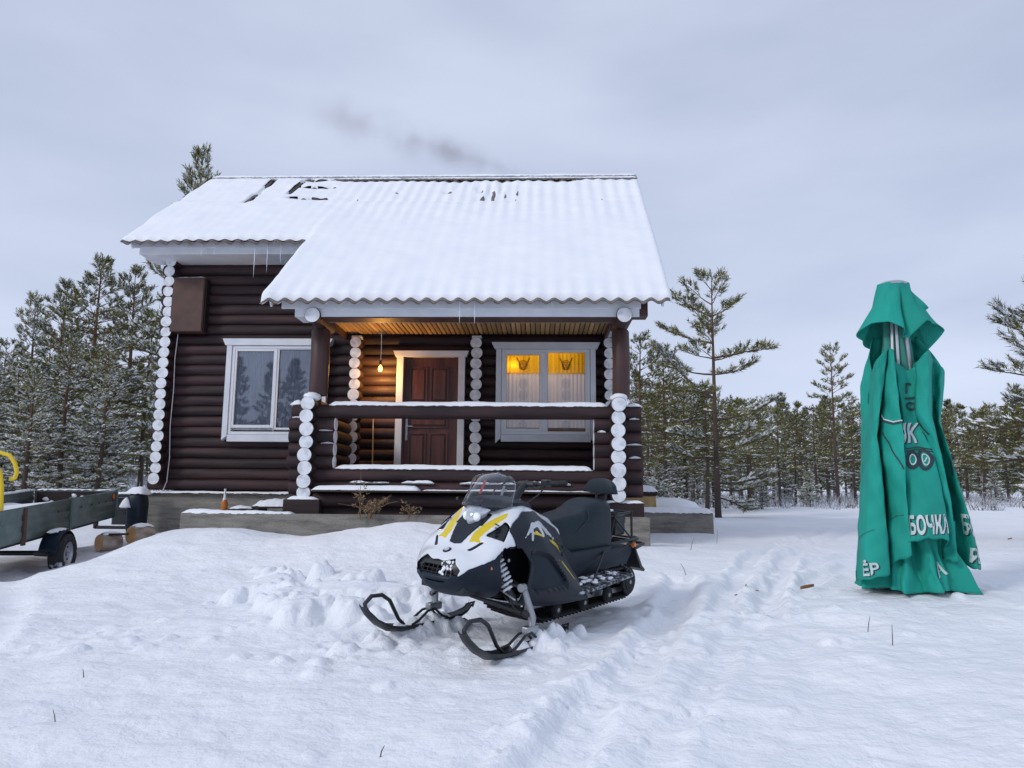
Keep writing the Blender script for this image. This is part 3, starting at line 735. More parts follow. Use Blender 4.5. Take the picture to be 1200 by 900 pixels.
# ridge capping: angled flashing standing clear of the sheets
rc = MB(); rc.prism([(16.62, 8.475), (16.62, 8.49), (16.86, 8.66), (17.10, 8.49), (17.10, 8.475), (16.86, 8.645)], -7.80, 2.30, 0, 'x')
rc.build('ridge_cap', M['slate'], roof)
snow_strip(-7.80, 2.28, 16.84, 8.585, .40, .075, 31, roof, amp=.18)
snow_strip(-7.79, 2.28, 16.665, 8.515, .10, .035, 33, roof, amp=.2)
# snow blanket
def snow_sheet():
    dx, ds = .0303, .05; xs = np.arange(-7.79, 2.02+dx, dx); ss = np.arange(-.06, 7.34, ds)
    X, S = np.meshgrid(xs, ss)
    wv = AMP*np.cos(2*np.pi*(X+7.75)/PER)
    top = 1/(1+np.exp(-(S-5.2)/.03))
    t = .105 + .022*fbm(X/.9, S/.7, 41, 3)
    t = t*(1-top) + top*(.070 + .016*fbm(X/.6, S/.5, 43, 3))
    # right part of the upper slope: thinner, the corrugation reads through
    thin = np.clip((X+5.0)/1.5, 0, 1)*np.clip((S-3.4)/1.6, 0, 1)*(.75+.25*vnoise(X/.8, S/.6, 77))
    t = t - .036*thin
    wk = .07 + .42*thin + .22*np.clip(1-S/.8, 0, 1)
    lift = .014
    h = lift + wv*wk + t
    # open seam under the top row of sheets
    seam = np.exp(-((S-5.17-.03*np.sin(X*1.3))/.035)**2)
    sm = ((X > -7.4) & (X < -5.5)).astype(float)*.55 + ((X > -3.2) & (X < -.45)).astype(float)*.95
    h = h - seam*sm*(.055+.03*vnoise(X/.3, S, 5))
    # gaps between shifted sheets at the left of the top row
    def gapx(xc, s0, s1, w, d):
        return d*np.exp(-((X-xc)/w)**4)*(1/(1+np.exp(-(S-s0)/.04)))*(1/(1+np.exp((S-s1)/.04)))
    h = h - gapx(-6.195, 6.6, 7.35, .062, .30) - gapx(-6.20, 5.15, 5.9, .065, .30) - gapx(-6.195, 5.9, 6.6, .03, .12)
    h = h - gapx(-5.47, 5.90, 7.05, .055, .30)
    def gaps(sc_, x0, x1, w, d): return d*np.exp(-((S-sc_-.02*np.sin(X*9))/w)**4)*(1/(1+np.exp(-(X-x0)/.02)))*(1/(1+np.exp((X-x1)/.02)))
    h = h - gaps(7.05, -5.45, -4.58, .08, .30) - gaps(6.395, -5.45, -4.60, .07, .26) - gaps(5.495, -5.40, -4.58, .06, .22)
    # bare tips of the sheets under the ridge
    bare = np.clip((S-6.93-.05*vnoise(X/.4, X*0, 9))/.14, 0, 1)*np.clip((X+4.7)/.1, 0, 1)*(1-.75*np.clip((X-.0)/.8, 0, 1))
    h = h - bare*.115
    h = h - np.clip((S-7.20)/.1, 0, 1)*.10
    # melted dirty patch near the flue
    pm = np.exp(-((X+1.05)/.55)**2-((S-6.25)/.65)**2); h = h - np.clip(pm*(.35+.9*fbm(X/.09, S/.7, 51, 2)), 0, .9)*.050
    pm = np.exp(-((X+2.0)/.10)**2-((S-6.0)/.12)**2)+np.exp(-((X+3.1)/.10)**2-((S-6.0)/.10)**2); h = h - pm*.06
    # rounded rims
    def rim(d, w): return np.sqrt(np.clip(1-(1-np.clip(d/w, 0, 1))**2, 0, 1))
    e = rim(X+7.79, .12)*rim(2.02-X, .10)
    on_main = S > 2.78
    d_s = np.where(X < -4.26, S-2.78, S-.0); e = e*rim(d_s, .10)
    dl_ = np.where(S < 2.78, X+4.28, 9.); e = e*rim(dl_, .10)
    base = wv-.004
    h = np.where(h > -.06, base + (h-base)*e - (1-e)*.015, h)
    # the porch roof lies a little prouder than the main slope along its rake
    h = h + .045*np.clip((X+4.28)/.12, 0, 1)*np.exp(-np.clip(X+4.28, 0, 9)/.5)*np.clip((4.6-S)/1.2, 0, 1)*(S > 0)*e
    keep = ((X > -4.30) | (S > 2.76)) & (h > -.075) & (S > -.03)
    x2 = X + .31*(S/SR)*np.clip(X/1.97, 0, 1) - .10*(S/SR)*np.clip(-X/7.75, 0, 1)
    P = np.stack([x2.ravel(), (Y0+S*CA-h*SA).ravel(), (Z0+S*SA+h*CA).ravel()], 1)
    ny, nx = X.shape; I_ = np.arange(nx*ny).reshape(ny, nx)
    F = np.stack([I_[:-1, :-1], I_[:-1, 1:], I_[1:, 1:], I_[1:, :-1]], -1).reshape(-1, 4)
    k = keep.ravel(); F = F[k[F].all(1)]
    return P, F
P_, F_ = snow_sheet()
o = bpy.data.objects.new('roof_snow', np_mesh('roof_snow', P_, F_, M['snow'])); col.objects.link(o); o.parent = roof
# fascias, soffit and rake boards
def board(x0, x1, y0, y1, z0, z1, nm='fascia', m='white'): return MB().box(x0, x1, y0, y1, z0, z1).build(nm, M[m], roof, bevel=.004)
board(-3.78, 1.54, 11.165, 11.19, 3.87, 4.005); board(-3.98, 1.56, 11.125, 11.16, 3.99, 4.175)
board(-3.78, 1.4, 11.195, 11.6, 3.872, 3.89, 'soffit'); 
board(-7.56, -4.2, 13.36, 13.385, 5.60, 5.735); board(-7.68, -4.2, 13.315, 13.355, 5.72, 5.90)
board(-7.56, -4.2, 13.39, 14.05, 5.604, 5.62, 'soffit')
def rake(x, s0, s1, h0=-.16, h1=-.03, th=.03):
    MB().add([rp3(x, s0, h0), rp3(x+th, s0, h0), rp3(x+th, s1, h0), rp3(x, s1, h0), rp3(x, s0, h1), rp3(x+th, s0, h1), rp3(x+th, s1, h1), rp3(x, s1, h1)],
             [(3,2,1,0), (4,5,6,7), (0,1,5,4), (1,2,6,5), (2,3,7,6), (3,0,4,7)]).build('rake_board', M['white'], roof)
rake(-7.68, 2.9, 7.3); rake(1.88, .15, 7.3); rake(-4.18, .15, 2.85)
# icicles
def icicle(x, y, z, l, w=.012):
    MB().tube([(x, y, z), (x+.003, y, z-l*.3), (x, y, z-l*.7), (x+.002, y, z-l)], [w, w*.8, w*.5, .001], 7).build('icicle', M['ice'], roof, 80)
M['ice'] = newmat('ice')[0]; _b = M['ice'].node_tree.nodes['Principled BSDF']
_b.inputs['Base Color'].default_value = (.80, .86, .95, 1); _b.inputs['Roughness'].default_value = .12; _b.inputs['Alpha'].default_value = .8
for x, l in ((-5.29, .60), (-5.05, .50), (-4.80, .34), (-4.60, .12), (-6.30, .18), (-6.06, .17), (-5.6, .1), (-6.6, .08), (-4.45, .10)): icicle(x, 13.22, 5.80, l+.1)
for x, l in ((-1.20, .33), (-.97, .34), (.2, .08), (-2.4, .09), (-2.9, .06)): icicle(x, 11.02, 4.07, l)

# ================================================================== things on and about the cabin
lamp = empty('pendant_lamp', (-2.97, 13.74, 4.20)); tag(lamp, 'bare lit bulb hanging on a cord beside the porch door', 'lamp')
MB().tube([(0, 0, 0), (.006, 0, -.35), (0, 0, -.57)], .008, 8).build('cord', M['white'], lamp, 60)
MB().lathe([(.0, -.555), (.018, -.56), (.024, -.58), (.024, -.63), (.018, -.645)], 14).build('socket', M['black'], lamp, 60)
MB().lathe([(.012, -.645), (.016, -.66), (.034, -.685), (.042, -.715), (.036, -.745), (.020, -.765), (0, -.772)], 18).build('bulb', M['bulb'], lamp, 80)
ld = bpy.data.lights.new('bulb_light', 'POINT'); ld.energy = 42; ld.color = (1.0, .46, .10); ld.shadow_soft_size = .045
lo = bpy.data.objects.new('bulb_light', ld); col.objects.link(lo); lo.parent = lamp; lo.location = (0, -.02, -.83)
ld2 = bpy.data.lights.new('room_lamp_light', 'POINT'); ld2.energy = 5; ld2.color = (1.0, .62, .2); ld2.shadow_soft_size = .05
lo2 = bpy.data.objects.new('room_lamp_light', ld2); col.objects.link(lo2); lo2.location = (-.48, 14.20, 3.62)
ld3 = bpy.data.lights.new('curtain_fill_light', 'POINT'); ld3.energy = 85; ld3.color = (1.0, .76, .46); ld3.shadow_soft_size = .12  # unseen fill light added in the room to brighten and warm the curtains
lo3 = bpy.data.objects.new('curtain_fill_light', ld3); col.objects.link(lo3); lo3.location = (.15, 14.95, 3.9)

M['rust'] = mat('rusty_brown_paint', (.055, .028, .022), (.105, .048, .036), scale=5, rough=.55, bump=.15, metal=.1, lo=.3, hi=.75)
bx = empty('meter_box', (-6.78, 13.96, 4.20)); tag(bx, 'brown metal meter box high on the log wall near the corner', 'meter box')
MB().box(-.32, .32, -.16, .04, 0, 1.08).build('case', M['rust'], bx, bevel=.012)
MB().box(-.30, .305, -.175, -.163, .015, 1.065).build('door', M['rust'], bx, bevel=.004)
MB().box(.335, .345, -.13, .02, 0.02, 1.06).build('side_flange', M['iron'], bx)
snow_strip(-.31, .31, -.06, 1.082, .18, .02, 44, bx)
cb = MB().tube([(-7.0, 13.96, 4.19), (-7.02, 13.95, 3.7), (-7.0, 13.95, 3.1), (-7.015, 13.95, 2.4), (-6.98, 13.95, 1.8), (-7.0, 13.95, 1.35), (-7.05, 13.93, 1.18)], .009, 6)
tag(cb.build('cable', M['white'], None, 60), 'thin pale cable running down the logs below the meter box', 'cable')
MB_ = MB().tube([(-3.02, 13.6, 1.3), (-3.10, 13.88, 2.56)], .012, 6)
tag(MB_.build('broom_handle', mat('pale_wood', (.35, .27, .18), (.42, .33, .22)), None, 60), 'thin wooden pole leaning on the logs left of the door', 'pole')

# low concrete wall before the porch and the block by the right corner
cs = MB().box(-5.27, 1.62, 10.98, 11.20, .1, .86); tag(cs.build('concrete_kerb', M['concrete'], None, bevel=.012), 'long low concrete wall in front of the porch, half buried in snow', 'concrete wall')
tag(snow_strip(-5.26, -3.62, 11.09, .86, .22, .045, 61, None, 'snow_on_wall', .3), 'thin snow lying on the left end of the low concrete wall', 'snow cap', kind='stuff')
c2 = MB().box(1.70, 3.20, 13.9, 14.35, .1, .86); tag(c2.build('concrete_block', M['concrete'], None, bevel=.015), 'grey concrete block sticking out right of the cabin', 'concrete block')
tag(snow_strip(1.66, 3.21, 14.12, .858, .46, .10, 63, None, 'snow_on_block', .15), 'thick snow lying on the grey concrete block', 'snow cap', kind='stuff')
cr_ = empty('wooden_crate', (2.02, 14.9, .5)); tag(cr_, 'small dark wooden crate under snow behind the concrete block', 'crate')
MB().box(-.35, .28, -.15, .3, 0, .66).build('box', M['planks'], cr_, bevel=.01); MB().box(-.37, .30, -.17, .32, .66, .74).build('lid', M['dark'], cr_)
snow_strip(-.38, .32, .07, .74, .5, .10, 64, cr_)
sb = MB(); sb.blob((2.55, 15.3, .86), .75, .5, .28, random.Random(3), n=14, k=7, rough=.06); tag(sb.build('snow_heap', M['snow'], None, 80), 'rounded heap of snow behind the concrete block', 'snow heap', kind='stuff')
bt = empty('bottle', (-5.28, 12.55, .86)); tag(bt, 'small amber bottle with pale neck standing by the foundation', 'bottle')
M['amber'] = mat('amber_glass', (.45, .13, .02), (.5, .17, .03), rough=.2)
MB().lathe([(.05, 0), (.055, .02), (.055, .13), (.035, .18)], 14).build('body', M['amber'], bt, 50)
MB().lathe([(.033, .18), (.020, .22), (.016, .33), (.018, .335), (.018, .36), (0, .362)], 12).build('neck', M['white'], bt, 50)
for k, (x0, x1, y, z, w) in enumerate(((-5.05, -4.66, 12.3, .90, .3), (-4.68, -3.95, 12.4, .94, .4))):
    b_ = empty('board', (0, 0, 0)); tag(b_, ['short dark board under a cap of snow near the bottle', 'longer dark board under ragged snow beside the porch corner'][k], 'board')
    MB().box(x0, x1, y-w/2, y+w/2, z-.03, z).build('plank', M['dark'], b_, loc=(0, 0, 0)); MB().box(x0+.05, x0+.12, y-w/2, y+w/2, .5, z-.031).build('support', M['dark'], b_)
    snow_strip(x0, x1, y, z, w, .055+.03*k, 70+k, b_, amp=.5)

# ================================================================== FOLDED PARASOL
M['tarp'] = mat('green_canvas', (.002, .250, .190), (.006, .345, .270), scale=2.2, rough=.8, bump=.5, bscale=8, bdist=.03, stretch=(1.4, 1.4, .5), lo=.3, hi=.7)
M['tarpin'] = mat('green_canvas_inner', (.03, .20, .155), (.05, .26, .21), scale=3, rough=.75, bump=.2, bscale=12)  # darker, greyer green for the inner sleeve
M['print_w'] = mat('white_print', (.46, .58, .57), (.60, .68, .67), scale=9, rough=.7)
M['print_k'] = mat('dark_print', (.012, .030, .040), (.03, .05, .06), scale=9, rough=.7)
M['alu'] = mat('grey_tube', (.36, .38, .42), (.50, .52, .55), scale=6, rough=.4, metal=.5)
par = empty('parasol', (3.49, 7.10, gz(3.46, 7.1))); par.rotation_euler = (0, 0, R(-2))
tag(par, 'tall folded green beer garden parasol draped to the snow', 'parasol')
PI = math.pi
def smooth_interp(t, pts):
    for (a, va), (b, vb) in zip(pts[:-1], pts[1:]):
        if t <= b:
            u = (t-a)/(b-a) if b > a else 0; u = max(0, min(1, u)); u = u*u*(3-2*u); return va+(vb-va)*u
    return pts[-1][1]
def lin_interp(t, pts):
    if t <= pts[0][0]: return pts[0][1]
    for (a, va), (b, vb) in zip(pts[:-1], pts[1:]):
        if t <= b: return va+(vb-va)*(t-a)/(b-a)
    return pts[-1][1]
# the cloth hangs in overlapping vertical pleats: each line gives (height, x, y) down one crest or valley, then its top and hem
PL_ = [
('L0', [(0.058, -0.574, 0), (0.594, -0.52, 0), (1.063, -0.462, 0.0), (1.542, -0.395, 0), (2.029, -0.319, 0)], 1.988, 0.058) ,
('L1', [(0.1, -0.606, -0.28), (0.606, -0.546, -0.26), (1.059, -0.488, -0.24), (1.522, -0.429, -0.22), (2.117, -0.338, -0.2)], 2.093, 0.1) ,
('L2', [(0.153, -0.417, -0.34), (0.465, -0.419, -0.34), (0.945, -0.417, -0.32), (1.371, -0.426, -0.28), (1.62, -0.372, -0.26), (2.206, -0.247, -0.2)], 2.197, 0.153) ,
('L2b', [(0.129, -0.288, -0.12), (0.451, -0.29, -0.12), (0.947, -0.288, -0.1), (1.383, -0.315, -0.1), (1.637, -0.276, -0.1), (2.217, -0.203, -0.14)], 2.168, 0.136) ,
('L3', [(0.262, -0.344, -0.26), (0.46, -0.354, -0.26), (0.946, -0.344, -0.24), (1.375, -0.361, -0.22), (1.626, -0.322, -0.2), (2.206, -0.224, -0.2)], 2.19, 0.254) ,
('L4', [(0.32, -0.246, -0.4), (0.762, -0.253, -0.4), (1.367, -0.23, -0.36), (1.612, -0.235, -0.34), (2.202, -0.21, -0.22)], 2.17, 0.32) ,
('L4b', [(0.382, -0.165, -0.18), (0.757, -0.17, -0.18), (1.382, -0.14, -0.14), (1.635, -0.145, -0.12), (2.172, -0.174, -0.12)], 2.107, 0.382) ,
('L4c', [(0.397, -0.253, -0.38), (0.761, -0.231, -0.34), (1.376, -0.156, -0.22), (1.628, -0.148, -0.19), (2.133, -0.171, -0.16)], 2.068, 0.433) ,
('L5', [(0.477, -0.119, -0.47), (0.764, -0.102, -0.42), (1.253, -0.06, -0.24), (1.631, -0.054, -0.17), (2.008, -0.061, -0.14)], 1.992, 0.477) ,
('L6', [(0.462, 0.072, -0.42), (0.765, 0.072, -0.38), (1.253, 0.065, -0.26), (1.565, 0.011, -0.2), (2.05, 0.016, -0.18)], 2.026, 0.462) ,
('L6b', [(0.295, 0.146, -0.16), (0.76, 0.142, -0.16), (1.26, 0.094, -0.1), (1.577, 0.033, -0.08), (2.059, 0.03, -0.12)], 2.059, 0.31) ,
('L7', [(0.302, 0.104, -0.24), (0.762, 0.115, -0.24), (1.253, 0.046, -0.24), (1.561, -0.047, -0.24), (2.078, 0.008, -0.2)], 2.062, 0.287) ,
('L8', [(0.267, 0.176, -0.32), (0.764, 0.155, -0.32), (1.212, 0.099, -0.32), (1.595, 0.032, -0.3), (2.171, 0.112, -0.22)], 2.171, 0.267) ,
('L8b', [(0.246, 0.332, -0.1), (0.76, 0.31, -0.1), (1.222, 0.242, -0.12), (1.534, 0.196, -0.12), (2.096, 0.238, -0.1)], 2.112, 0.246) ,
('L9', [(0.355, 0.378, -0.22), (0.763, 0.32, -0.22), (1.218, 0.238, -0.2), (1.507, 0.188, -0.16), (2.015, 0.272, -0.1)], 2.031, 0.20) ,
('L10', [(0.22, 0.552, 0.04), (0.68, 0.48, 0.04), (1.071, 0.372, 0.03), (1.523, 0.283, 0.02), (1.985, 0.356, 0.02)], 1.985, 0.18) ,
]
def _pl(l):
    p = sorted(l[1]); dp = .08 if l[0].endswith('b') else 0
    return [q[0] for q in p], [q[1] for q in p], [q[2]+dp for q in p], l[2], l[3]
PLEATS = [_pl(l) for l in PL_]
for x_, y_ in ((.50, .22), (.40, .36), (.22, .30), (.02, .42), (-.2, .34), (-.34, .36), (-.43, .22)):
    PLEATS.append(([0, 1.0, 1.9, 2.35], [x_*1.05-.03, x_*.8-.06, x_*.72-.06, x_*.45-.06], [y_, y_*.85, y_*.7, y_*.45], 2.36, .16+.1*abs(math.sin(x_*9))))
NPL = len(PLEATS)
def _at(k, z):
    zs, xs, ys, _, _ = PLEATS[k % NPL]; return float(np.interp(z, zs, xs)), float(np.interp(z, zs, ys))
def _cr(p0, p1, p2, p3, t, w):
    l_ = p1+(p2-p1)*t; c = .5*((2*p1)+(-p0+p2)*t+(2*p0-5*p1+4*p2-p3)*t*t+(-p0+3*p1-3*p2+p3)*t**3); return l_*(1-w)+c*w
def canopy(u, z):
    u = u % NPL; k = int(u); t = u-k; P = [_at(k+j, z) for j in (-1, 0, 1, 2)]
    x = _cr(P[0][0], P[1][0], P[2][0], P[3][0], t, .55); y = _cr(P[0][1], P[1][1], P[2][1], P[3][1], t, .55)
    w_ = .006*math.sin(z*8+u*2.1)+.004*math.sin(z*19+u*5)+.004*math.sin(z*31-u*3)
    return (x+w_, y+w_*1.3, z)
def top_z(u): k = int(u) % NPL; t = u-int(u); return PLEATS[k][3]*(1-t)+PLEATS[(k+1) % NPL][3]*t
def hem_z(u): k = int(u) % NPL; t = u-int(u); return PLEATS[k][4]*(1-t)+PLEATS[(k+1) % NPL][4]*t + .006*math.sin(u*9)
def cloth_surface(np_, nz, zf0, zf1, fn, thick=.006):
    phis = [-180+360*i/np_ for i in range(np_)]; vs = []
    for j in range(nz+1):
        t = j/nz
        for ph in phis:
            z0, z1 = zf0(ph), zf1(ph); vs.append(fn(ph, z0+(z1-z0)*t))
    fs = [(j*np_+i, j*np_+(i+1) % np_, (j+1)*np_+(i+1) % np_, (j+1)*np_+i) for j in range(nz) for i in range(np_)]
    return MB().add(vs, fs)
def loft(nu, nz, fn, z0f, z1f, wrap):
    vs = []; us = [wrap*i/nu for i in range(nu)]
    for j in range(nz+1):
        for u in us: a_, b_ = z0f(u), z1f(u); vs.append(fn(u, a_+(b_-a_)*j/nz))
    return MB().add(vs, [(j*nu+i, j*nu+(i+1) % nu, (j+1)*nu+(i+1) % nu, (j+1)*nu+i) for j in range(nz) for i in range(nu)])
co = loft(NPL*12, 64, canopy, hem_z, top_z, NPL).build('canopy', [M['tarp']], par, 70)
so_ = co.modifiers.new('cloth', 'SOLIDIFY'); so_.thickness = .005; so_.offset = 0
def inner_fn(ph, z):
    a = R(ph); k = .33 + .12*max(0, (.4-z)/.4)**1.6
    k *= 1+.16*math.sin(a*9+z*2.4)+.10*math.sin(a*15+1+z*4)+.05*math.sin(a*23)
    if 50 < ph < 105: k += .12*max(0, (.10-z)/.10)*max(0, 1-abs(ph-78)/27)
    return (-.06+k*math.sin(a)+.012*math.sin(z*21+ph*.2), -k*math.cos(a)*.78+.010*math.sin(z*17+ph*.3), z)
ic = loft(300, 26, inner_fn, lambda p: .012+.015*math.sin(R(p*5)), lambda p: .62, 360)
io = ic.build('inner_skirt', [M['tarp']], par, 70); q = io.modifiers.new('cloth', 'SOLIDIFY'); q.thickness = .006
# vent cap
def cap(ph, z):
    """z: 0 at hem .. 1 at the top ring"""
    a = R(ph); top_r = .135
    tips = [(-88, .36, 2.385), (-60, .31, 2.44), (-32, .29, 2.44), (-6, .27, 2.37), (6, .15, 2.32), (16, .20, 2.30), (40, .30, 2.45), (62, .36, 2.43), (86, .43, 2.385), (108, .36, 2.23), (140, .30, 2.36), (180, .34, 2.24), (-135, .34, 2.30)]
    tt = sorted(tips + [(p-360, r, z_) for p, r, z_ in tips] + [(p+360, r, z_) for p, r, z_ in tips])
    rr = lin_interp(ph, [(p, r) for p, r, _ in tt]); zz = lin_interp(ph, [(p, z_) for p, _, z_ in tt])
    u = 1-z; bell = .45*u + .55*u**2.2; r_ = top_r + (rr-top_r)*bell
    for c, wd, dp in ((9, 7, .42), (-42, 7, .06), (58, 8, .16), (130, 12, .3), (-120, 14, .2)):
        qd = (ph-c+180) % 360-180; r_ *= 1-dp*math.exp(-(abs(qd)/wd)**1.4)*min(1, u*1.8)*(1-.35*u)
    if 55 < ph < 100: r_ *= 1+.22*max(0, math.sin((u-.15)*4.2))*(1 if u < .55 else .25)*(1-abs(ph-78)/24 if abs(ph-78) < 24 else 0)
    r_ += .006*math.sin(u*9+ph*.13)
    return (-.075+r_*math.sin(a)+.0*u, -r_*math.cos(a)*.88, zz + (2.85-zz)*z)
cc_ = cloth_surface(200, 26, lambda p: 0.0, lambda p: 1.0, cap)
capo = cc_.build('vent_cap', [M['tarp']], par, 60); q = capo.modifiers.new('cloth', 'SOLIDIFY'); q.thickness = .006; q.offset = 1
MB().lathe([(.05, 2.82), (.128, 2.835), (.136, 2.852), (.11, 2.868), (.0, 2.876)], 26, 0, (-.075, 0, 0)).build('top_disc', M['alu'], par, 50)
MB().tube([(-.06, 0, .0), (-.07, 0, 2.82)], .022, 14).build('pole', M['alu'], par, 60)
for k, ph in enumerate((-42, -20, 30, 85, 130, 175, -140, -95)):
    a = R(ph); e_ = .20 if abs(ph) < 60 else .16
    MB().bar((-.07+.07*math.sin(a), -.07*math.cos(a), 2.8), (-.07+e_*.8*math.sin(a), -e_*.6*math.cos(a), 1.6), .024, .018, 0, (math.sin(a), -math.cos(a), 0)).build('rib', M['alu'], par, bevel=.003)
slv = []
for j in range(9):
    for k in range(40):
        a = 2*PI*k/40; r_ = (.085+.05*(1-j/8))*(1+.22*math.sin(a*5+j*.3)); slv.append((-.07+r_*math.sin(a), .03-r_*math.cos(a)*.8, 1.95+.78*j/8))
MB().add(slv, [(j*40+k, j*40+(k+1) % 40, (j+1)*40+(k+1) % 40, (j+1)*40+k) for j in range(8) for k in range(40)]).build('inner_sleeve', M['tarpin'], par, 70)
# print on the cloth: letters and emblem are thin prints lying on the folded surface
def text_polys(body, h, wscale, bold=.0):
    cu = bpy.data.curves.new('lettering', 'FONT'); cu.body = body; cu.size = 1; cu.offset = bold; cu.space_character = 1.02
    o_ = bpy.data.objects.new('lettering', cu); col.objects.link(o_)
    dg = bpy.context.evaluated_depsgraph_get(); me = bpy.data.meshes.new_from_object(o_.evaluated_get(dg))
    bpy.data.objects.remove(o_); bpy.data.curves.remove(cu)
    bm = bmesh.new(); bm.from_mesh(me); bpy.data.meshes.remove(me)
    xs = [v.co.x for v in bm.verts]; ys = [v.co.y for v in bm.verts]
    x0, x1, y0, y1 = min(xs), max(xs), min(ys), max(ys)
    for v in bm.verts: v.co.x = (v.co.x-x0)/(x1-x0); v.co.y = (v.co.y-y0)/(y1-y0)*h; v.co.x *= wscale
    bmesh.ops.triangulate(bm, faces=bm.faces[:])
    for _ in range(3):
        ed = [e for e in bm.edges if e.calc_length() > .022]
        if ed: bmesh.ops.subdivide_edges(bm, edges=ed, cuts=1); bmesh.ops.triangulate(bm, faces=[f for f in bm.faces if len(f.verts) > 3])
    V_ = [tuple(v.co) for v in bm.verts]; bm.verts.index_update(); F2 = [tuple(v.index for v in f.verts) for f in bm.faces]; bm.free()
    return V_, F2
def onto(V2, u0, z0, rot=0, slant=0, eps=.007, base=canopy, du=.05, umax=6.5):
    """lays flat print (metres) on the cloth, walking along its folded surface sideways from line u0"""
    c_, s_ = math.cos(R(rot)), math.sin(R(rot)); out_ = []; cache = {}
    for x, y, _ in V2:
        w = x*c_-y*s_; v = x*s_+y*c_+slant*x; z = z0+v; key = round(z, 2)
        if key not in cache:
            arc = [0]; us = [u0]; pp = base(u0, key)
            while arc[-1] < .8 and us[-1] < u0+umax:
                u_ = us[-1]+du; p2 = base(u_, key); arc.append(arc[-1]+math.hypot(p2[0]-pp[0], p2[1]-pp[1])); us.append(u_); pp = p2
            cache[key] = (arc, us)
        arc, us = cache[key]; u_ = float(np.interp(max(w, 0), arc, us))
        p = Vector(base(u_, z)); a = Vector(base(u_-du*.6, z)); b = Vector(base(u_+du*.6, z)); t = b-a
        n_ = Vector((t.y, -t.x, 0)).normalized(); out_.append(p + n_*eps)
    return out_
def lettering(body, h, w, phi0, z0, rot=0, bold=.035, shadow=True, slant=0):
    V2, F2 = text_polys(body, h, w, bold)
    if shadow:
        MB().add(onto([(x+.012, y-.008, 0) for x, y, _ in V2], phi0, z0, rot, slant, .005), F2).build('lettering_outline', M['print_k'], par)
    MB().add(onto(V2, phi0, z0, rot, slant, .008), F2).build('lettering', M['print_w'], par)
lettering('БОЧКА', .17, .335, 7.12, .50, 3)
lettering('ЧК', .185, .20, 6.55, 1.31, 0)
lettering('ЁВ', .14, .15, .92, .13, 8)
lettering('БО', .19, .22, 13.55, .50, -8)
lettering('РЁ', .16, .20, 13.7, .26, -6)
MB().add(onto(text_polys('КА', .13, .16, .03)[0], 8, .10, 24, 0, .012, inner_fn, 1.5, 160), text_polys('КА', .13, .16, .03)[1]).build('lettering', M['print_w'], par)
def strokes(phi0, z0, segs, wd, m='print_k', eps=.009, nm='emblem'):
    mb = MB()
    for pts in segs:
        P2 = []
        for (a, b), (c, d) in zip(pts[:-1], pts[1:]):
            k = max(1, int(math.hypot(c-a, d-b)/.02))
            for i in range(k): P2.append((a+(c-a)*i/k, b+(d-b)*i/k))
        P2.append(pts[-1]); L2 = []
        for i, (x, y) in enumerate(P2):
            xa, ya = P2[max(i-1, 0)]; xb, yb = P2[min(i+1, len(P2)-1)]; dx, dy = xb-xa, yb-ya; l_ = math.hypot(dx, dy) or 1
            L2 += [(x-dy/l_*wd/2, y+dx/l_*wd/2, 0), (x+dy/l_*wd/2, y-dx/l_*wd/2, 0)]
        Q_ = onto(L2, phi0, z0, 0, 0, eps); mb.add(Q_, [(2*i, 2*i+1, 2*i+3, 2*i+2) for i in range(len(P2)-1)])
    mb.build(nm, M[m], par)
def circ(cx, cy, rx, ry, n=18): return [(cx+rx*math.cos(2*PI*i/n), cy+ry*math.sin(2*PI*i/n)) for i in range(n+1)]
# banner above and the two round barrel heads below the word
strokes(3.9, 1.46, [[(.0, .12), (.04, .05), (.13, .02), (.22, .03)]], .020)
strokes(3.9, 1.475, [[(.0, .12), (.04, .05), (.13, .02), (.22, .03)]], .012, 'print_w', .011)
strokes(3.9, 1.15, [[(.04, .26), (.10, .10), (.20, -.08)]], .012)
strokes(10.6, 1.44, [[(.0, .14), (.06, .10), (.12, .03), (.15, -.06)]], .020)
strokes(10.6, 1.20, [[(.02, .22), (.10, .20), (.13, .06), (.05, -.06)], [(.06, .16), (.07, .02)]], .022)
strokes(7.05, 1.08, [circ(.055, .08, .045, .075), circ(.165, .08, .055, .085)], .030)
strokes(7.05, 1.08, [circ(.055, .08, .025, .045), circ(.165, .08, .03, .05), [(.15, .06), (.18, .10)]], .010, 'print_w', .012)
strokes(7.05, 1.255, [[(.0, .0), (.12, .02), (.24, -.005)], [(.0, -.02), (.12, .0), (.24, -.025)]], .010)
strokes(7.4, 1.60, [circ(.06, .05, .05, .03), [(.0, .12), (.12, .13)], [(.02, .17), (.04, .26), (.10, .26)]], .020)
strokes(13.6, 1.02, [[(.02, .0), (.08, .20)], [(.07, -.05), (.12, .12)], [(.02, .08), (.10, .04)]], .020)
# thin lines of darker green across the skirt
M['greenline'] = mat('dark_green_line', (.012, .10, .085), (.02, .15, .12), scale=20, rough=.8)
strokes(.2, .42, [[(.0, .0), (.12, .06), (.26, .12)]], .007, 'greenline', .006, 'skirt_line'); strokes(4.0, .62, [[(.0, .0), (.08, .04), (.16, .05)]], .007, 'greenline', .006, 'skirt_line')

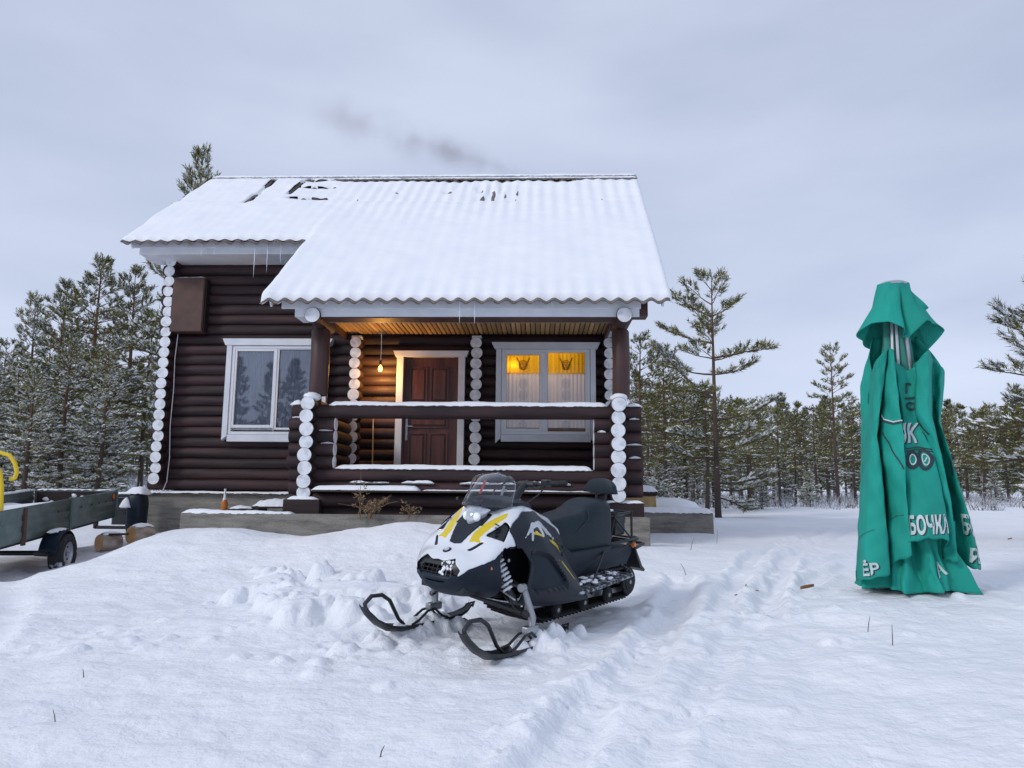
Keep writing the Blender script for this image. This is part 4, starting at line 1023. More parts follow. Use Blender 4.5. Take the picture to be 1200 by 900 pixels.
# ================================================================== SNOWMOBILE
M['sw'] = mat('white_gelcoat', (.74, .76, .80), (.78, .80, .83), scale=3, rough=.22, coat=.5)
M['sd'] = mat('dark_blue_plastic', (.006, .013, .024), (.010, .019, .032), scale=8, rough=.48)
M['sd2'] = mat('charcoal_panel', (.012, .016, .025), (.018, .023, .033), scale=8, rough=.42)
M['vinyl'] = mat('seat_vinyl', (.008, .017, .026), (.013, .024, .034), scale=30, rough=.46, bump=.12, bscale=120, bdist=.003)
M['yellow'] = mat('yellow_decal', (.70, .52, .02), (.76, .58, .03), rough=.3)
M['silver'] = mat('silver_decal', (.55, .57, .60), (.66, .68, .70), rough=.3)
M['orange'] = mat('orange_reflector', (.85, .16, .02), (.9, .22, .03), rough=.2)
M['red'] = mat('red_paint', (.55, .02, .02), (.6, .04, .03), rough=.3)
M['frost'] = mat('frosted_black', (.03, .033, .038), (.50, .53, .58), scale=22, rough=.7, lo=.48, hi=.66)
M['lamp_glass'] = mat('headlamp_glass', (.50, .54, .60), (.85, .88, .92), scale=14, rough=.12, metal=.35)
M['lens_glow'] = emis('lens_highlight_glow', (.92, .96, 1.0), .12)  # faint glow put in for the bright highlight of the headlight lens
for k_ in ('sd', 'sd2', 'vinyl'): M[k_].node_tree.nodes['Principled BSDF'].inputs['Specular IOR Level'].default_value = .28
sled = empty('snowmobile', (-.1034, 6.2069, .1813))
sled.rotation_euler = (R(-4.549), R(2.136), R(234.204))
tag(sled, 'white and black snowmobile with yellow graphics parked before the cabin', 'snowmobile')
# body shell from half sections (y, z), front to back
ST = [1.075, 1.05, .985, .90, .80, .65, .48, .30, .12, -.05, -.20]
SECT = [
 [(0,.560),(.07,.560),(.125,.555),(.150,.530),(.140,.49),(.08,.45),(0,.445)],
 [(0,.595),(.11,.592),(.170,.580),(.205,.53),(.180,.465),(.10,.41),(0,.395)],
 [(0,.635),(.13,.630),(.215,.605),(.260,.550),(.215,.44),(.11,.37),(0,.355)],
 [(0,.675),(.13,.670),(.250,.640),(.315,.590),(.260,.44),(.14,.35),(0,.335)],
 [(0,.765),(.14,.765),(.268,.725),(.345,.650),(.305,.44),(.16,.335),(0,.32)],
 [(0,.870),(.145,.870),(.280,.815),(.370,.695),(.37,.42),(.24,.31),(0,.30)],
 [(0,.97),(.145,.965),(.265,.90),(.375,.72),(.41,.40),(.31,.27),(0,.25)],
 [(0,.955),(.13,.95),(.235,.895),(.365,.68),(.44,.38),(.37,.245),(0,.23)],
 [(0,.90),(.11,.895),(.20,.83),(.33,.60),(.45,.34),(.40,.235),(0,.23)],
 [(0,.84),(.10,.835),(.17,.765),(.28,.54),(.44,.30),(.41,.235),(0,.23)],
 [(0,.80),(.09,.795),(.15,.71),(.23,.50),(.42,.275),(.40,.235),(0,.235)]]
def catmull(P, t):
    n_ = len(P)-1; i = min(int(t), n_-1); u = t-i
    p0 = P[max(i-1, 0)]; p1 = P[i]; p2 = P[i+1]; p3 = P[min(i+2, n_)]
    return .5*((2*p1)+(-p0+p2)*u+(2*p0-5*p1+4*p2-p3)*u*u+(-p0+3*p1-3*p2+p3)*u**3)
NS, NP = 320, 190
net = np.array([[(x, y, z) for y, z in s_] for x, s_ in zip(ST, SECT)])
A_ = np.array([catmull(net, t) for t in np.linspace(0, len(ST)-1, NS)])
B_ = np.array([catmull(A_.transpose(1, 0, 2), t) for t in np.linspace(0, 6, NP//2+1)]).transpose(1, 0, 2)   # NS x 49 x 3
def in_poly(x, y, poly):
    c_ = False; j = len(poly)-1
    for i in range(len(poly)):
        xi, yi = poly[i]; xj, yj = poly[j]
        if (yi > y) != (yj > y) and x < (xj-xi)*(y-yi)/(yj-yi)+xi: c_ = not c_
        j = i
    return c_
SIDE = [(.765,.690),(.682,.770),(.60,.835),(.466,.908),(.36,.905),(.273,.894),(.10,.820),(-.119,.735),(-.25,.60),(-.25,.20),(.48,.20),(.57,.36),(.52,.57),(.61,.675)]
CAV = [(.57,.36),(.52,.57),(.61,.675),(.765,.69),(.80,.60),(.74,.42),(.70,.28),(.50,.15)]
RECESS = [(.52,.625),(.36,.615),(.20,.55),(.06,.40),(.10,.36),(.44,.355),(.52,.42),(.49,.54)]
VENT = [(.80,.757),(.606,.862),(.600,.842),(.743,.722)]
WHITE_LOW = [(1.40,.505),(1.06,.505),(1.012,.550),(.85,.620),(.761,.687),(.66,.70)]
INSERT = [(.888,-.01),(.880,.055),(.735,.112),(.68,.08),(.68,-.01)]
YEL = [(.553,.222),(.632,.176),(.701,.140),(.779,.112),(.810,.106),(.868,.108),(.850,.150),(.845,.208),(.826,.175),(.738,.198),(.606,.232)]
SLASH = [(.915,.137),(.834,.207),(.831,.232),(.922,.164)]
GRILLE = [(-.01,.598),(.05,.590),(.135,.612),(.205,.545),(.19,.505),(.10,.488),(-.01,.486)]
def white_edge(x): return lin_interp(-x, [(-a, b) for a, b in WHITE_LOW])
X_ART = [[(.605,.715),(.438,.828),(.273,.835),(.166,.771),(.029,.685),(.10,.70),(.216,.735),(.29,.80),(.36,.80),(.46,.785),(.56,.735)], [(.46,.785),(.44,.785),(.47,.715),(.50,.715)], [(.36,.82),(.30,.72),(.26,.735),(.31,.82)]]
Y_ART = [[(.46,.765),(.40,.775),(.30,.735),(.273,.711),(.216,.700),(.099,.675),(-.024,.634),(-.055,.553),(.02,.615),(.20,.690)]]
T_ART = [[(.10,.54),(.045,.525),(-.06,.43),(-.185,.28),(-.06,.465),(.0,.51),(.06,.545)]]
def hood_class(x, y, z, side):
    ay = abs(y)
    if x < .66 and in_poly(x, z, SIDE): return 'panel'
    if in_poly(x, z, CAV) and ay > .15: return 'cavity'
    if x > .62:
        if z < white_edge(x): return 'belly'
        if in_poly(x, ay, INSERT): return 'insert'
        if .62 < x < .74 and ay < .13: return 'lampbay'
        if x > .97 and in_poly(ay, z, GRILLE): return 'grille'
        if in_poly(x, z, VENT) and ay > .2: return 'vent'
    else:
        if x < -.1 and z > .5 and ay < .14: return 'skip'
        if z < .66 and x < .1: return 'panel'
    return 'white'
groups = {}
def sub_class(k, x, y, z):
    if k == 'panel':
        if any(in_poly(x, z, a) for a in X_ART): return 1
        if any(in_poly(x, z, a) for a in Y_ART) or any(in_poly(x, z, a) for a in T_ART): return 2
        if in_poly(x, z, RECESS): return 3
    elif k == 'white' and x > .5 and z > .6:
        if in_poly(x, abs(y), YEL): return 1
        if in_poly(x, abs(y), SLASH): return 2
    return 0
NJ = NP//2
for sgn in (1, -1):
    G = B_.copy(); lab = {}
    for i in range(NS-1):
        for j in range(NJ):
            c = (B_[i, j]+B_[i, j+1]+B_[i+1, j+1]+B_[i+1, j])/4; k = hood_class(c[0], c[1], c[2], sgn); lab[i, j] = (k, sub_class(k, c[0], c[1], c[2]))
    # straighten the stair-stepped borders between the differently coloured fields
    adj = {}
    for i in range(NS-1):
        for j in range(NJ):
            if i+1 < NS-1 and lab[i, j] != lab[i+1, j]: adj.setdefault((i+1, j), set()).add((i+1, j+1)); adj.setdefault((i+1, j+1), set()).add((i+1, j))
            if j+1 < NJ and lab[i, j] != lab[i, j+1]: adj.setdefault((i, j+1), set()).add((i+1, j+1)); adj.setdefault((i+1, j+1), set()).add((i, j+1))
    vs_ = [v for v in adj if len(adj[v]) == 2 and 0 < v[1] < NJ]
    for _ in range(10):
        new = {v: .4*G[v]+.3*sum(G[n2] for n2 in adj[v]) for v in vs_}
        for v, p in new.items(): G[v] = p
    for (i, j), (k, sb_) in lab.items():
        if k == 'skip': continue
        key = k+('_l' if sgn > 0 else '_r') if k in ('panel', 'vent') else k
        ids = [(i, j), (i, j+1), (i+1, j+1), (i+1, j)]
        if sgn > 0: ids = ids[::-1]
        groups.setdefault(key, []).append(([((sgn if v[1] else 0, v[0], v[1]), (G[v][0], G[v][1]*sgn, G[v][2])) for v in ids], sb_))
SW = {'white': ('hood', 'sw'), 'belly': ('belly_pan', 'sd'), 'insert': ('hood_insert', 'sd2'), 'lampbay': ('lamp_bay', 'sd2'), 'grille': ('grille_opening', 'black'),
      'cavity': None, 'panel_l': ('side_panel', 'sd2'), 'panel_r': ('side_panel', 'sd2'), 'vent_l': ('side_vent', 'black'), 'vent_r': ('side_vent', 'black')}
for key, qs in groups.items():
    if SW[key] is None: continue
    nm, mk = SW[key]; idx = {}; vs = []; fs = []; ms = []
    proud = {'panel': .012, 'vent': -.018, 'grille': -.02, 'insert': .004, 'belly': -.004}.get(key.split('_')[0], 0)
    low = set()
    for qd, sb_ in qs:
        if sb_ == 3: low.update(kk for kk, _ in qd)
    for qd, sb_ in qs:
        f = []
        for kk, p in qd:
            if kk not in idx:
                n_ = Vector((0, p[1], p[2]-.5)); n_ = n_.normalized() if n_.length > 0 else n_
                pr_ = -.022 if (key.startswith('panel') and kk in low) else proud
                if key == 'grille': n_ = Vector((1, 0, 0))
                idx[kk] = len(vs); vs.append((p[0]+n_.x*pr_, p[1]+n_.y*pr_, p[2]+n_.z*pr_))
            f.append(idx[kk])
        f = tuple(dict.fromkeys(f))
        if len(f) < 3: continue
        fs.append(f); ms.append(sb_)
    mb = MB(); mb.v = vs; mb.f = fs; mb.m = ms
    mats_ = [M[mk], M['silver'], M['yellow'], M['sd']] if key.startswith('panel') else ([M['sw'], M['yellow'], M['sd2']] if key == 'white' else M[mk])
    o = mb.build(nm, mats_, sled, 50)
    if key != 'grille': q = o.modifiers.new('shell', 'SOLIDIFY'); q.thickness = .008; q.offset = -1
# dark inner chassis seen through the openings
ch = MB(); ch.prism([(1.0,.42),(1.0,.52),(.75,.70),(.3,.80),(.2,.70),(.15,.3),(.6,.30),(1.0,.38)], -.20, .20); ch.build('chassis', M['black'], sled)
for s_ in (1, -1):
    for k in range(4):
        z_ = .765+.022*k; MB().bar((.665+.01*k, s_*(.283-.013*k), z_), (.755-.015*k, s_*(.262-.016*k), z_+.004*k), .012, .006).build('vent_louvre', M['sd'], sled)
# grille mesh with snow stuck in it
q = MB()
for k in range(7): q.bar((1.07, -.135+.045*k, .492), (1.03, -.12+.04*k, .60), .006, .006)
for k in range(4): q.bar((1.062-.010*k, -.16, .505+.026*k), (1.062-.010*k, .16, .505+.026*k), .006, .006)
q.build('grille', M['iron'], sled)
q = MB(); rr_ = random.Random(2)
for k in range(26): q.blob((lambda u_: (1.072-.040*u_, rr_.uniform(.03, .13), .50+.09*u_))(rr_.random()), .012, .011, .012, rr_, n=6, k=3)
q.build('grille_snow', M['snow'], sled, 80)
q = MB(); q.lathe([(.030, 0), (.032, .006), (.024, .010), (0, .011)], 20); q.build('badge', M['sd2'], sled, 40, (.965, 0, .648), (0, R(28), 0))
q = MB(); q.lathe([(.018, 0), (.018, .003)], 16); q.bar((-.012, -.01, .004), (.012, .01, .004), .006, .003); q.build('badge_emblem', M['silver'], sled, 40, (.970, 0, .658), (0, R(28), 0))
# nose bumper lip
q = MB(); q.tube([(.93,-.262,.475),(1.03,-.195,.478),(1.07,-.10,.478),(1.08,0,.478),(1.07,.10,.478),(1.03,.195,.478),(.93,.262,.475)], [.014,.02,.022,.022,.022,.02,.014], 10); q.build('nose_lip', M['sd'], sled, 60)
for s_ in (1, -1):
    q = MB(); q.prism([(.865,.545),(.82,.555),(.80,.590),(.815,.60),(.855,.585),(.87,.565)], s_*.322-.008, s_*.322+.008); q.build('reflector', M['orange'], sled, bevel=.004)
# headlight
hl = MB(); hv = []; NU, NV = 16, 10
for i in range(NU+1):
    t = -1+2*i/NU
    for j in range(NV+1):
        v = j/NV; yb = t*(.085+.045*v); top_ = .955-.010*abs(t)**2; bot = .795+.075*abs(t)**1.5
        z = bot+(top_-bot)*v; bulge = .07*math.sqrt(max(0, 1-t*t*.8))*math.sin(math.pi*(.15+.75*v))
        hv.append((.675+bulge+.02*(1-v)-.06*abs(t)**2, yb, z))
hl.add(hv, [(i*(NV+1)+j, (i+1)*(NV+1)+j, (i+1)*(NV+1)+j+1, i*(NV+1)+j+1) for i in range(NU) for j in range(NV)])
o = hl.build('headlight', M['lamp_glass'], sled, 60); q = o.modifiers.new('s', 'SOLIDIFY'); q.thickness = .03; q.offset = -1
for s_ in (1, -1): MB().lathe([(0, .03), (.022, .026), (.034, .012), (.036, 0)], 16, 0, (0, 0, 0), 'x').build('headlamp_bulb', M['lens_glow'], sled, 60, (.715, s_*.045, .875))
# cowl above lamp, dash
q = MB(); cv = []
for i in range(13):
    t = -1+2*i/12
    for (x, z, w_) in ((.715,.962,.125), (.66,.985,.165), (.55,.99,.21), (.38,.985,.19), (.30,.955,.16)): cv.append((x-.09*t*t, t*w_, z-.045*abs(t)**2))
q.add(cv, [(i*5+j, i*5+j+1, (i+1)*5+j+1, (i+1)*5+j) for i in range(12) for j in range(4)])
o = q.build('cowl', M['sd2'], sled, 60); z_ = o.modifiers.new('s', 'SOLIDIFY'); z_.thickness = .03; z_.offset = -1
# windshield
ws = MB(); wv = []; NU, NV = 22, 12
for i in range(NU+1):
    t = -1+2*i/NU
    for j in range(NV+1):
        v = j/NV
        w_ = .215*(1+.05*v)*(1 if v < .35 else math.sqrt(max(0, 1-((v-.35)/.67)**2.4)))
        xc = .80-.36*v**1.1; xs_ = .52-.06*v; z = .955+.235*math.sin(v*1.35)/math.sin(1.35)
        wv.append((xc+(xs_-xc)*abs(t)**1.8, t*w_, z-.01*t*t))
ws.add(wv, [(i*(NV+1)+j, (i+1)*(NV+1)+j, (i+1)*(NV+1)+j+1, i*(NV+1)+j+1) for i in range(NU) for j in range(NV)])
o = ws.build('windshield', M['shield'], sled, 80)
rim = [Vector(wv[j]) for j in range(NV+1)] + [Vector(wv[i*(NV+1)+NV]) for i in range(1, NU)] + [Vector(wv[NU*(NV+1)+j]) for j in reversed(range(NV+1))]
MB().tube(rim, .004, 6).build('windshield_edge', M['shield'], sled, 60)
q = MB()
for t in (-.55, .0, .55): q.lathe([(.012, 0), (.012, .008), (0, .012)], 10, 0, (0, 0, 0), 'x')
for k, y in enumerate((-.12, .0, .12)): MB().lathe([(.011, 0), (.011, .008), (0, .012)], 10, 0, (0, 0, 0), 'x').build('windshield_bolt', M['black'], sled, 60, (.755-.05*abs(y)*8*abs(y), y, .995))
q = MB(); q.bar((.58, -.05, 1.03), (.52, -.05, 1.13), .022, .003, 0, (1, 0, .3)); q.build('warning_sticker', M['red'], sled)
q = MB(); q.bar((.53, .12, 1.03), (.50, .12, 1.10), .018, .003, 0, (1, 0, .3)); q.bar((.52, .10, 1.065), (.50, .145, 1.07), .014, .003, 0, (1, 0, .3)); q.build('white_sticker', M['silver'], sled)
# console and tank
tk = MB(); TS = [(.34,.175,.93), (.18,.17,.905), (.02,.155,.865), (-.12,.135,.83), (-.22,.12,.78)]; tv = []
for x, w_, z in TS:
    for k in range(11): a = PI*k/10; tv.append((x, w_*math.cos(a), z-.14+.14*math.sin(a)**.7))
tk.add(tv, [(i*11+k, i*11+k+1, (i+1)*11+k+1, (i+1)*11+k) for i in range(4) for k in range(10)]); tk.build('fuel_tank_cover', M['sd'], sled, 60)
# handlebar
hb = MB(); hb.tube([(.30,0,.90),(.12,0,1.06),(.04,0,1.10)], [.035,.03,.03], 12); hb.build('steering_post', M['black'], sled, 60)
hb = MB(); hb.tube([(.10,-.40,1.135),(.07,-.22,1.12),(.03,-.08,1.085),(.03,.08,1.085),(.07,.22,1.12),(.10,.40,1.135)], .012, 10); hb.build('handlebar', M['iron'], sled, 60)
hb = MB(); hb.box(-.03, .09, -.09, .09, 1.065, 1.115); hb.build('bar_pad', M['black'], sled, bevel=.02)
for s_ in (1, -1):
    MB().tube([(.075,s_*.26,1.122),(.10,s_*.41,1.136)], .019, 14).build('grip', M['rubber'], sled, 50)
    MB().box(.03, .11, s_*.20-.03, s_*.20+.03, 1.09, 1.145).build('switch_block', M['black'], sled, bevel=.01)
    MB().tube([(.11,s_*.22,1.12),(.17,s_*.30,1.125),(.175,s_*.38,1.125)], .006, 6).build('lever', M['iron'], sled, 60)
    MB().tube([(.06,s_*.20,1.10),(.20,s_*.22,1.03),(.33,s_*.14,.93)], .006, 6).build('brake_hose', M['black'], sled, 60)
# seat: front low, rear raised passenger hump
se = MB(); SS = [(-.10,.10,.735,.60),(-.16,.135,.80,.56),(-.32,.15,.835,.535),(-.50,.165,.852,.525),(-.64,.172,.875,.52),(-.72,.176,.93,.52),(-.86,.176,.955,.525),(-1.00,.172,.945,.53),(-1.04,.165,.90,.54)]; sv = []
nk = 14
for x, w_, zt, zb in SS:
    for k in range(nk+1):
        a = PI*k/nk; c_, s_ = math.cos(a), math.sin(a); e = .35
        sv.append((x, w_*(1.1-.1*s_)*math.copysign(abs(c_)**e, c_), zb+(zt-zb)*abs(s_)**.30))
se.add(sv, [(i*(nk+1)+k, i*(nk+1)+k+1, (i+1)*(nk+1)+k+1, (i+1)*(nk+1)+k) for i in range(len(SS)-1) for k in range(nk)])
n0 = len(SS)-1; se.f.append(tuple(n0*(nk+1)+k for k in range(nk+1))); se.m.append(0)
o = se.build('seat', M['vinyl'], sled, 60); z_ = o.modifiers.new('ss', 'SUBSURF'); z_.levels = z_.render_levels = 2
for s_ in (1, -1):
    MB().tube([(-.16,s_*.142,.70),(-.45,s_*.173,.565),(-.60,s_*.19,.545)], .004, 6).build('seat_seam', M['black'], sled)
    MB().tube([(-.30,s_*.158,.60),(-.62,s_*.186,.80),(-.64,s_*.15,.872)], .0035, 6).build('seat_seam', M['black'], sled)
MB().box(-1.06, -.12, -.16, .16, .50, .56).build('seat_base', M['black'], sled, bevel=.015)
# tunnel, running boards
tn = MB(); tn.prism([(.25,.30),(.25,.50),(-.2,.53),(-1.42,.50),(-1.42,.46),(-1.3,.34)], -.19, .19); tn.build('tunnel', M['sd'], sled, bevel=.01)
for s_ in (1, -1):
    rb = MB(); a, b = sorted((s_*.19, s_*.44))
    rb.prism([(.15,.265),(.15,.285),(-.95,.325),(-.95,.30)], a, b); rb.build('running_board', M['frost'], sled, bevel=.004)
    MB().tube([(.10,s_*.45,.27),(-.4,s_*.455,.285),(-.95,s_*.44,.315),(-1.02,s_*.38,.335),(-1.10,s_*.24,.36)], .014, 8).build('board_edge', M['frost'], sled, 60)
    q = MB()
    for k in range(12): q.box(-.90+.08*k, -.885+.08*k, min(s_*.22, s_*.42), max(s_*.22, s_*.42), .325-.0*k, .335-.003*k+.004)
    q.build('board_grips', M['frost'], sled)
    q = MB(); r9 = random.Random(5+s_)
    for k in range(20): q.blob((r9.uniform(-.9, .0), s_*r9.uniform(.24, .42), .325-.03*0), .035, .025, .014, r9, n=7, k=4, rough=.3)
    q.build('board_snow', M['snow'], sled, 80)
    MB().tube([(-.35,s_*.40,.30),(-.86,s_*.215,.53)], .009, 8).build('side_brace', M['iron'], sled, 60)
    # lower side cover between seat and board
    q = MB(); q.prism([(-.15,.62),(-.30,.545),(-1.0,.545),(-.70,.44),(-.30,.30),(-.12,.30)], min(s_*.19, s_*.235), max(s_*.19, s_*.235)); q.build('lower_cover', M['sd'], sled, bevel=.012)
    # vent slots along the panel rear edge
    q = MB()
    for k in range(5): q.bar((.04-.03*k, s_*.30, .69-.045*k), (-.03-.03*k, s_*.262, .70-.045*k), .008, .012)
    q.build('panel_slot', M['black'], sled)
for x, y, z in ((.30,.425,.30), (.50,.37,.62), (-.10,.40,.29), (.10,.30,.70), (.70,.345,.60)):
    for s_ in (1, -1): MB().lathe([(.011,-.004),(.013,.008),(.008,.013),(0,.014)], 10, 0, (0,0,0), 'y').build('panel_bolt', M['steel'], sled, 50, (x, s_*y, z), (0, 0, 0 if s_ > 0 else PI))
# rear: rack, bumper, box, tail, flap
rk = MB()
for s_ in (1, -1):
    rk.tube([(-1.0,s_*.17,.55),(-1.25,s_*.19,.555),(-1.50,s_*.19,.56),(-1.56,s_*.12,.56)], .013, 8); rk.tube([(-1.02,s_*.16,.54),(-1.1,s_*.16,.80),(-1.38,s_*.16,.81)], .012, 8)
    rk.tube([(-1.40,s_*.165,.82),(-1.42,s_*.17,.56),(-1.30,s_*.18,.46)], .012, 8); rk.tube([(-1.08,s_*.17,.78),(-1.40,s_*.17,.57)], .009, 8)
    rk.tube([(-1.10,s_*.18,.46),(-1.50,s_*.19,.56)], .012, 8)
for x, z in ((-1.12,.80), (-1.25,.805), (-1.38,.81), (-1.15,.555), (-1.35,.557), (-1.5,.56)): rk.tube([(x,-.17,z),(x,.17,z)], .010, 8)
rk.build('rear_rack', M['iron'], sled, 60)
bx2 = MB(); bx2.box(-1.34, -1.16, -.14, .14, .60, .78); bx2.build('battery_box', M['black'], sled, bevel=.015)
MB().box(-1.38, -1.35, -.12, .12, .62, .79).build('rack_plate', M['frost'], sled, bevel=.01)
q = MB(); r8 = random.Random(4)
for k in range(9): q.blob((r8.uniform(-1.4,-1.1), r8.uniform(-.16,.2), r8.choice([.56,.57,.815])+.004), .035, .02, .012, r8, n=7, k=4, rough=.3)
q.build('rack_snow', M['snow'], sled, 80)
MB().box(-1.415, -1.385, .16, .22, .49, .53).build('tail_reflector', M['orange'], sled, bevel=.005)
MB().box(-1.43, -1.39, -.12, .12, .44, .49).build('tail_light', M['red'], sled, bevel=.008)
MB().prism([(-1.42,.48),(-1.40,.47),(-1.52,.28),(-1.60,.24),(-1.62,.26),(-1.56,.30)], -.22, .22).build('snow_flap', M['black'], sled, bevel=.006)
bp_ = MB(); bp_.tube([(-1.42,-.20,.47),(-1.60,-.20,.50),(-1.64,-.12,.50),(-1.64,.12,.50),(-1.60,.20,.50),(-1.42,.20,.47)], .016, 10); bp_.build('rear_bumper', M['iron'], sled, 60)
# passenger backrest
for s_ in (1, -1): MB().tube([(-1.06,s_*.05,.62),(-1.10,s_*.05,.85),(-1.12,s_*.05,1.06)], .010, 8).build('backrest_post', M['iron'], sled, 60)
bk = MB(); kv = []
for i in range(17):
    t = -1+2*i/16; h_ = .135*math.sqrt(max(0, 1-abs(t)**2.6))
    for d in (.03, -.03): kv += [(-1.10+d, t*.165, .985), (-1.10+d*1.3, t*.165, .985+h_*.5), (-1.105+d, t*.165, .985+h_)]
bk.add(kv, [f for i in range(16) for f in [(i*6+0, i*6+1, i*6+7, i*6+6), (i*6+1, i*6+2, i*6+8, i*6+7), (i*6+3, i*6+9, i*6+10, i*6+4), (i*6+4, i*6+10, i*6+11, i*6+5), (i*6+2, i*6+5, i*6+11, i*6+8), (i*6+0, i*6+6, i*6+9, i*6+3)]])
bk.build('backrest', M['vinyl'], sled, 50, bevel=.012)
# track with lugs, running on wheels
tr_path = []
for k in range(13): a = R(90+180*k/12); tr_path.append((-1.33+.135*math.cos(a), .175+.135*math.sin(a)))
tr_path = [(-.2,.33)] + tr_path + [(-1.0,.035),(-.5,.03),(.0,.03),(.25,.12),(.42,.26),(.40,.34),(.25,.37),(-.2,.36)]
tb = MB(); tvv = []
for x, z in tr_path: tvv += [(x, -.19, z), (x, .19, z)]
n_ = len(tr_path); tb.add(tvv, [(2*i, 2*i+1, (2*i+3) % (2*n_), (2*i+2) % (2*n_)) for i in range(n_)])
o = tb.build('track', M['rubber'], sled, 50); z_ = o.modifiers.new('s', 'SOLIDIFY'); z_.thickness = .014
lg = MB(); tot = 0
for (xa, za), (xb, zb) in zip(tr_path, tr_path[1:]+tr_path[:1]):
    l_ = math.hypot(xb-xa, zb-za); k = int(math.floor((tot+l_)/.055)-math.floor(tot/.055))
    for i in range(k):
        t = (i+.5)/k; x, z = xa+(xb-xa)*t, za+(zb-za)*t; dx, dz = (xb-xa)/l_, (zb-za)/l_; nx1, nz1 = dz, -dx
        if (x+.6)*nx1+(z-.2)*nz1 < 0: nx1, nz1 = -nx1, -nz1
        for y in (-.12, 0, .12): lg.bar((x, y-.045, z), (x, y+.045, z), .012, .05, 0, (nx1, 0, nz1))
    tot += l_
lg.build('track_lugs', M['rubber'], sled)
for x, z, r_ in ((-1.33,.175,.115), (-.95,.11,.07), (-.55,.10,.065), (-.15,.10,.065), (-1.12,.24,.06)):
    for y in (-.16, .16):
        w_ = MB(); w_.lathe([(.02,-.018),(r_*.62,-.018),(r_*.65,-.010),(r_*.9,-.016),(r_,-.010),(r_,.010),(r_*.9,.016),(r_*.65,.010),(r_*.62,.018),(.02,.018)], 22, 0, (0,0,0), 'y')
        w_.build('idler_wheel', M['rubber'], sled, 50, (x, y+.04*math.copysign(1, y), z))
        MB().lathe([(.018,-.025),(.018,.025)], 10, 0, (0,0,0), 'y').build('wheel_hub', M['steel'], sled, 50, (x, y+.04*math.copysign(1, y), z))
for s_ in (1, -1):
    MB().bar((.2,s_*.13,.16), (-1.33,s_*.13,.10), .02, .05).build('slide_rail', M['steel'], sled, bevel=.004)
    MB().tube([(-.75,s_*.15,.14),(-1.05,s_*.16,.42)], .018, 8).build('suspension_arm', M['iron'], sled, 60)
# front suspension and skis
def ski(side):
    pr_ = []
    xs = [(-.02,.085),(.04,.045),(.14,.02),(.5,.015),(.78,.025),(.92,.055),(1.04,.12),(1.12,.19),(1.155,.235)]
    sk = MB(); vs = []
    for i, (x, z) in enumerate(xs):
        w_ = lin_interp(x, [(-.02,.025),(.1,.05),(.5,.060),(.9,.064),(1.08,.052),(1.155,.040)])
        th = lin_interp(x, [(-.02,.010),(.3,.020),(.8,.020),(1.155,.012)])
        vs += [(x,-w_,z+.018),(x,-w_*.55,z-.004),(x,0,z-.014),(x,w_*.55,z-.004),(x,w_,z+.018),(x,w_*.9,z+.018+th),(x,w_*.4,z+th+.004),(x,-w_*.4,z+th+.004),(x,-w_*.9,z+.018+th)]
    sk.add(vs, [(i*9+k, i*9+(k+1)%9, (i+1)*9+(k+1)%9, (i+1)*9+k) for i in range(len(xs)-1) for k in range(9)]+[tuple(range(9))[::-1], tuple((len(xs)-1)*9+k for k in range(9))])
    e_ = empty('ski', (.0, side*.47, .005), R(0), sled)
    off = (.145, 0, -.035)
    sk.build('blade', M['black'], e_, 40, off)
    lp = MB(); lp.tube([(1.12,0,.215),(1.14,0,.27),(1.08,0,.315),(.98,0,.31),(.90,0,.26),(.80,0,.11),(.74,0,.06)], [.014,.014,.015,.015,.014,.013,.012], 12)
    o = lp.build('tip_loop', M['black'], e_, 60, off); o.scale = (1, 1.25, 1)
    MB().tube([(.75,0,.005),(.4,0,-.008),(.12,0,.01)], .007, 6).build('carbide_runner', M['steel'], e_, 60, off)
    q = MB()
    for s2 in (1, -1):
        q.tube([(.70,s2*.05,.06),(.62,s2*.035,.075),(.52,s2*.03,.13),(.44,s2*.03,.135),(.36,s2*.035,.07),(.30,s2*.04,.05)], .010, 8)
    q.build('ski_saddle', M['black'], e_, 60, off)
    MB().tube([(.0,-.04,.09),(-.07,0,.11),(.0,.04,.09)], .008, 8).build('heel_loop', M['iron'], e_, 60, off)
    return e_
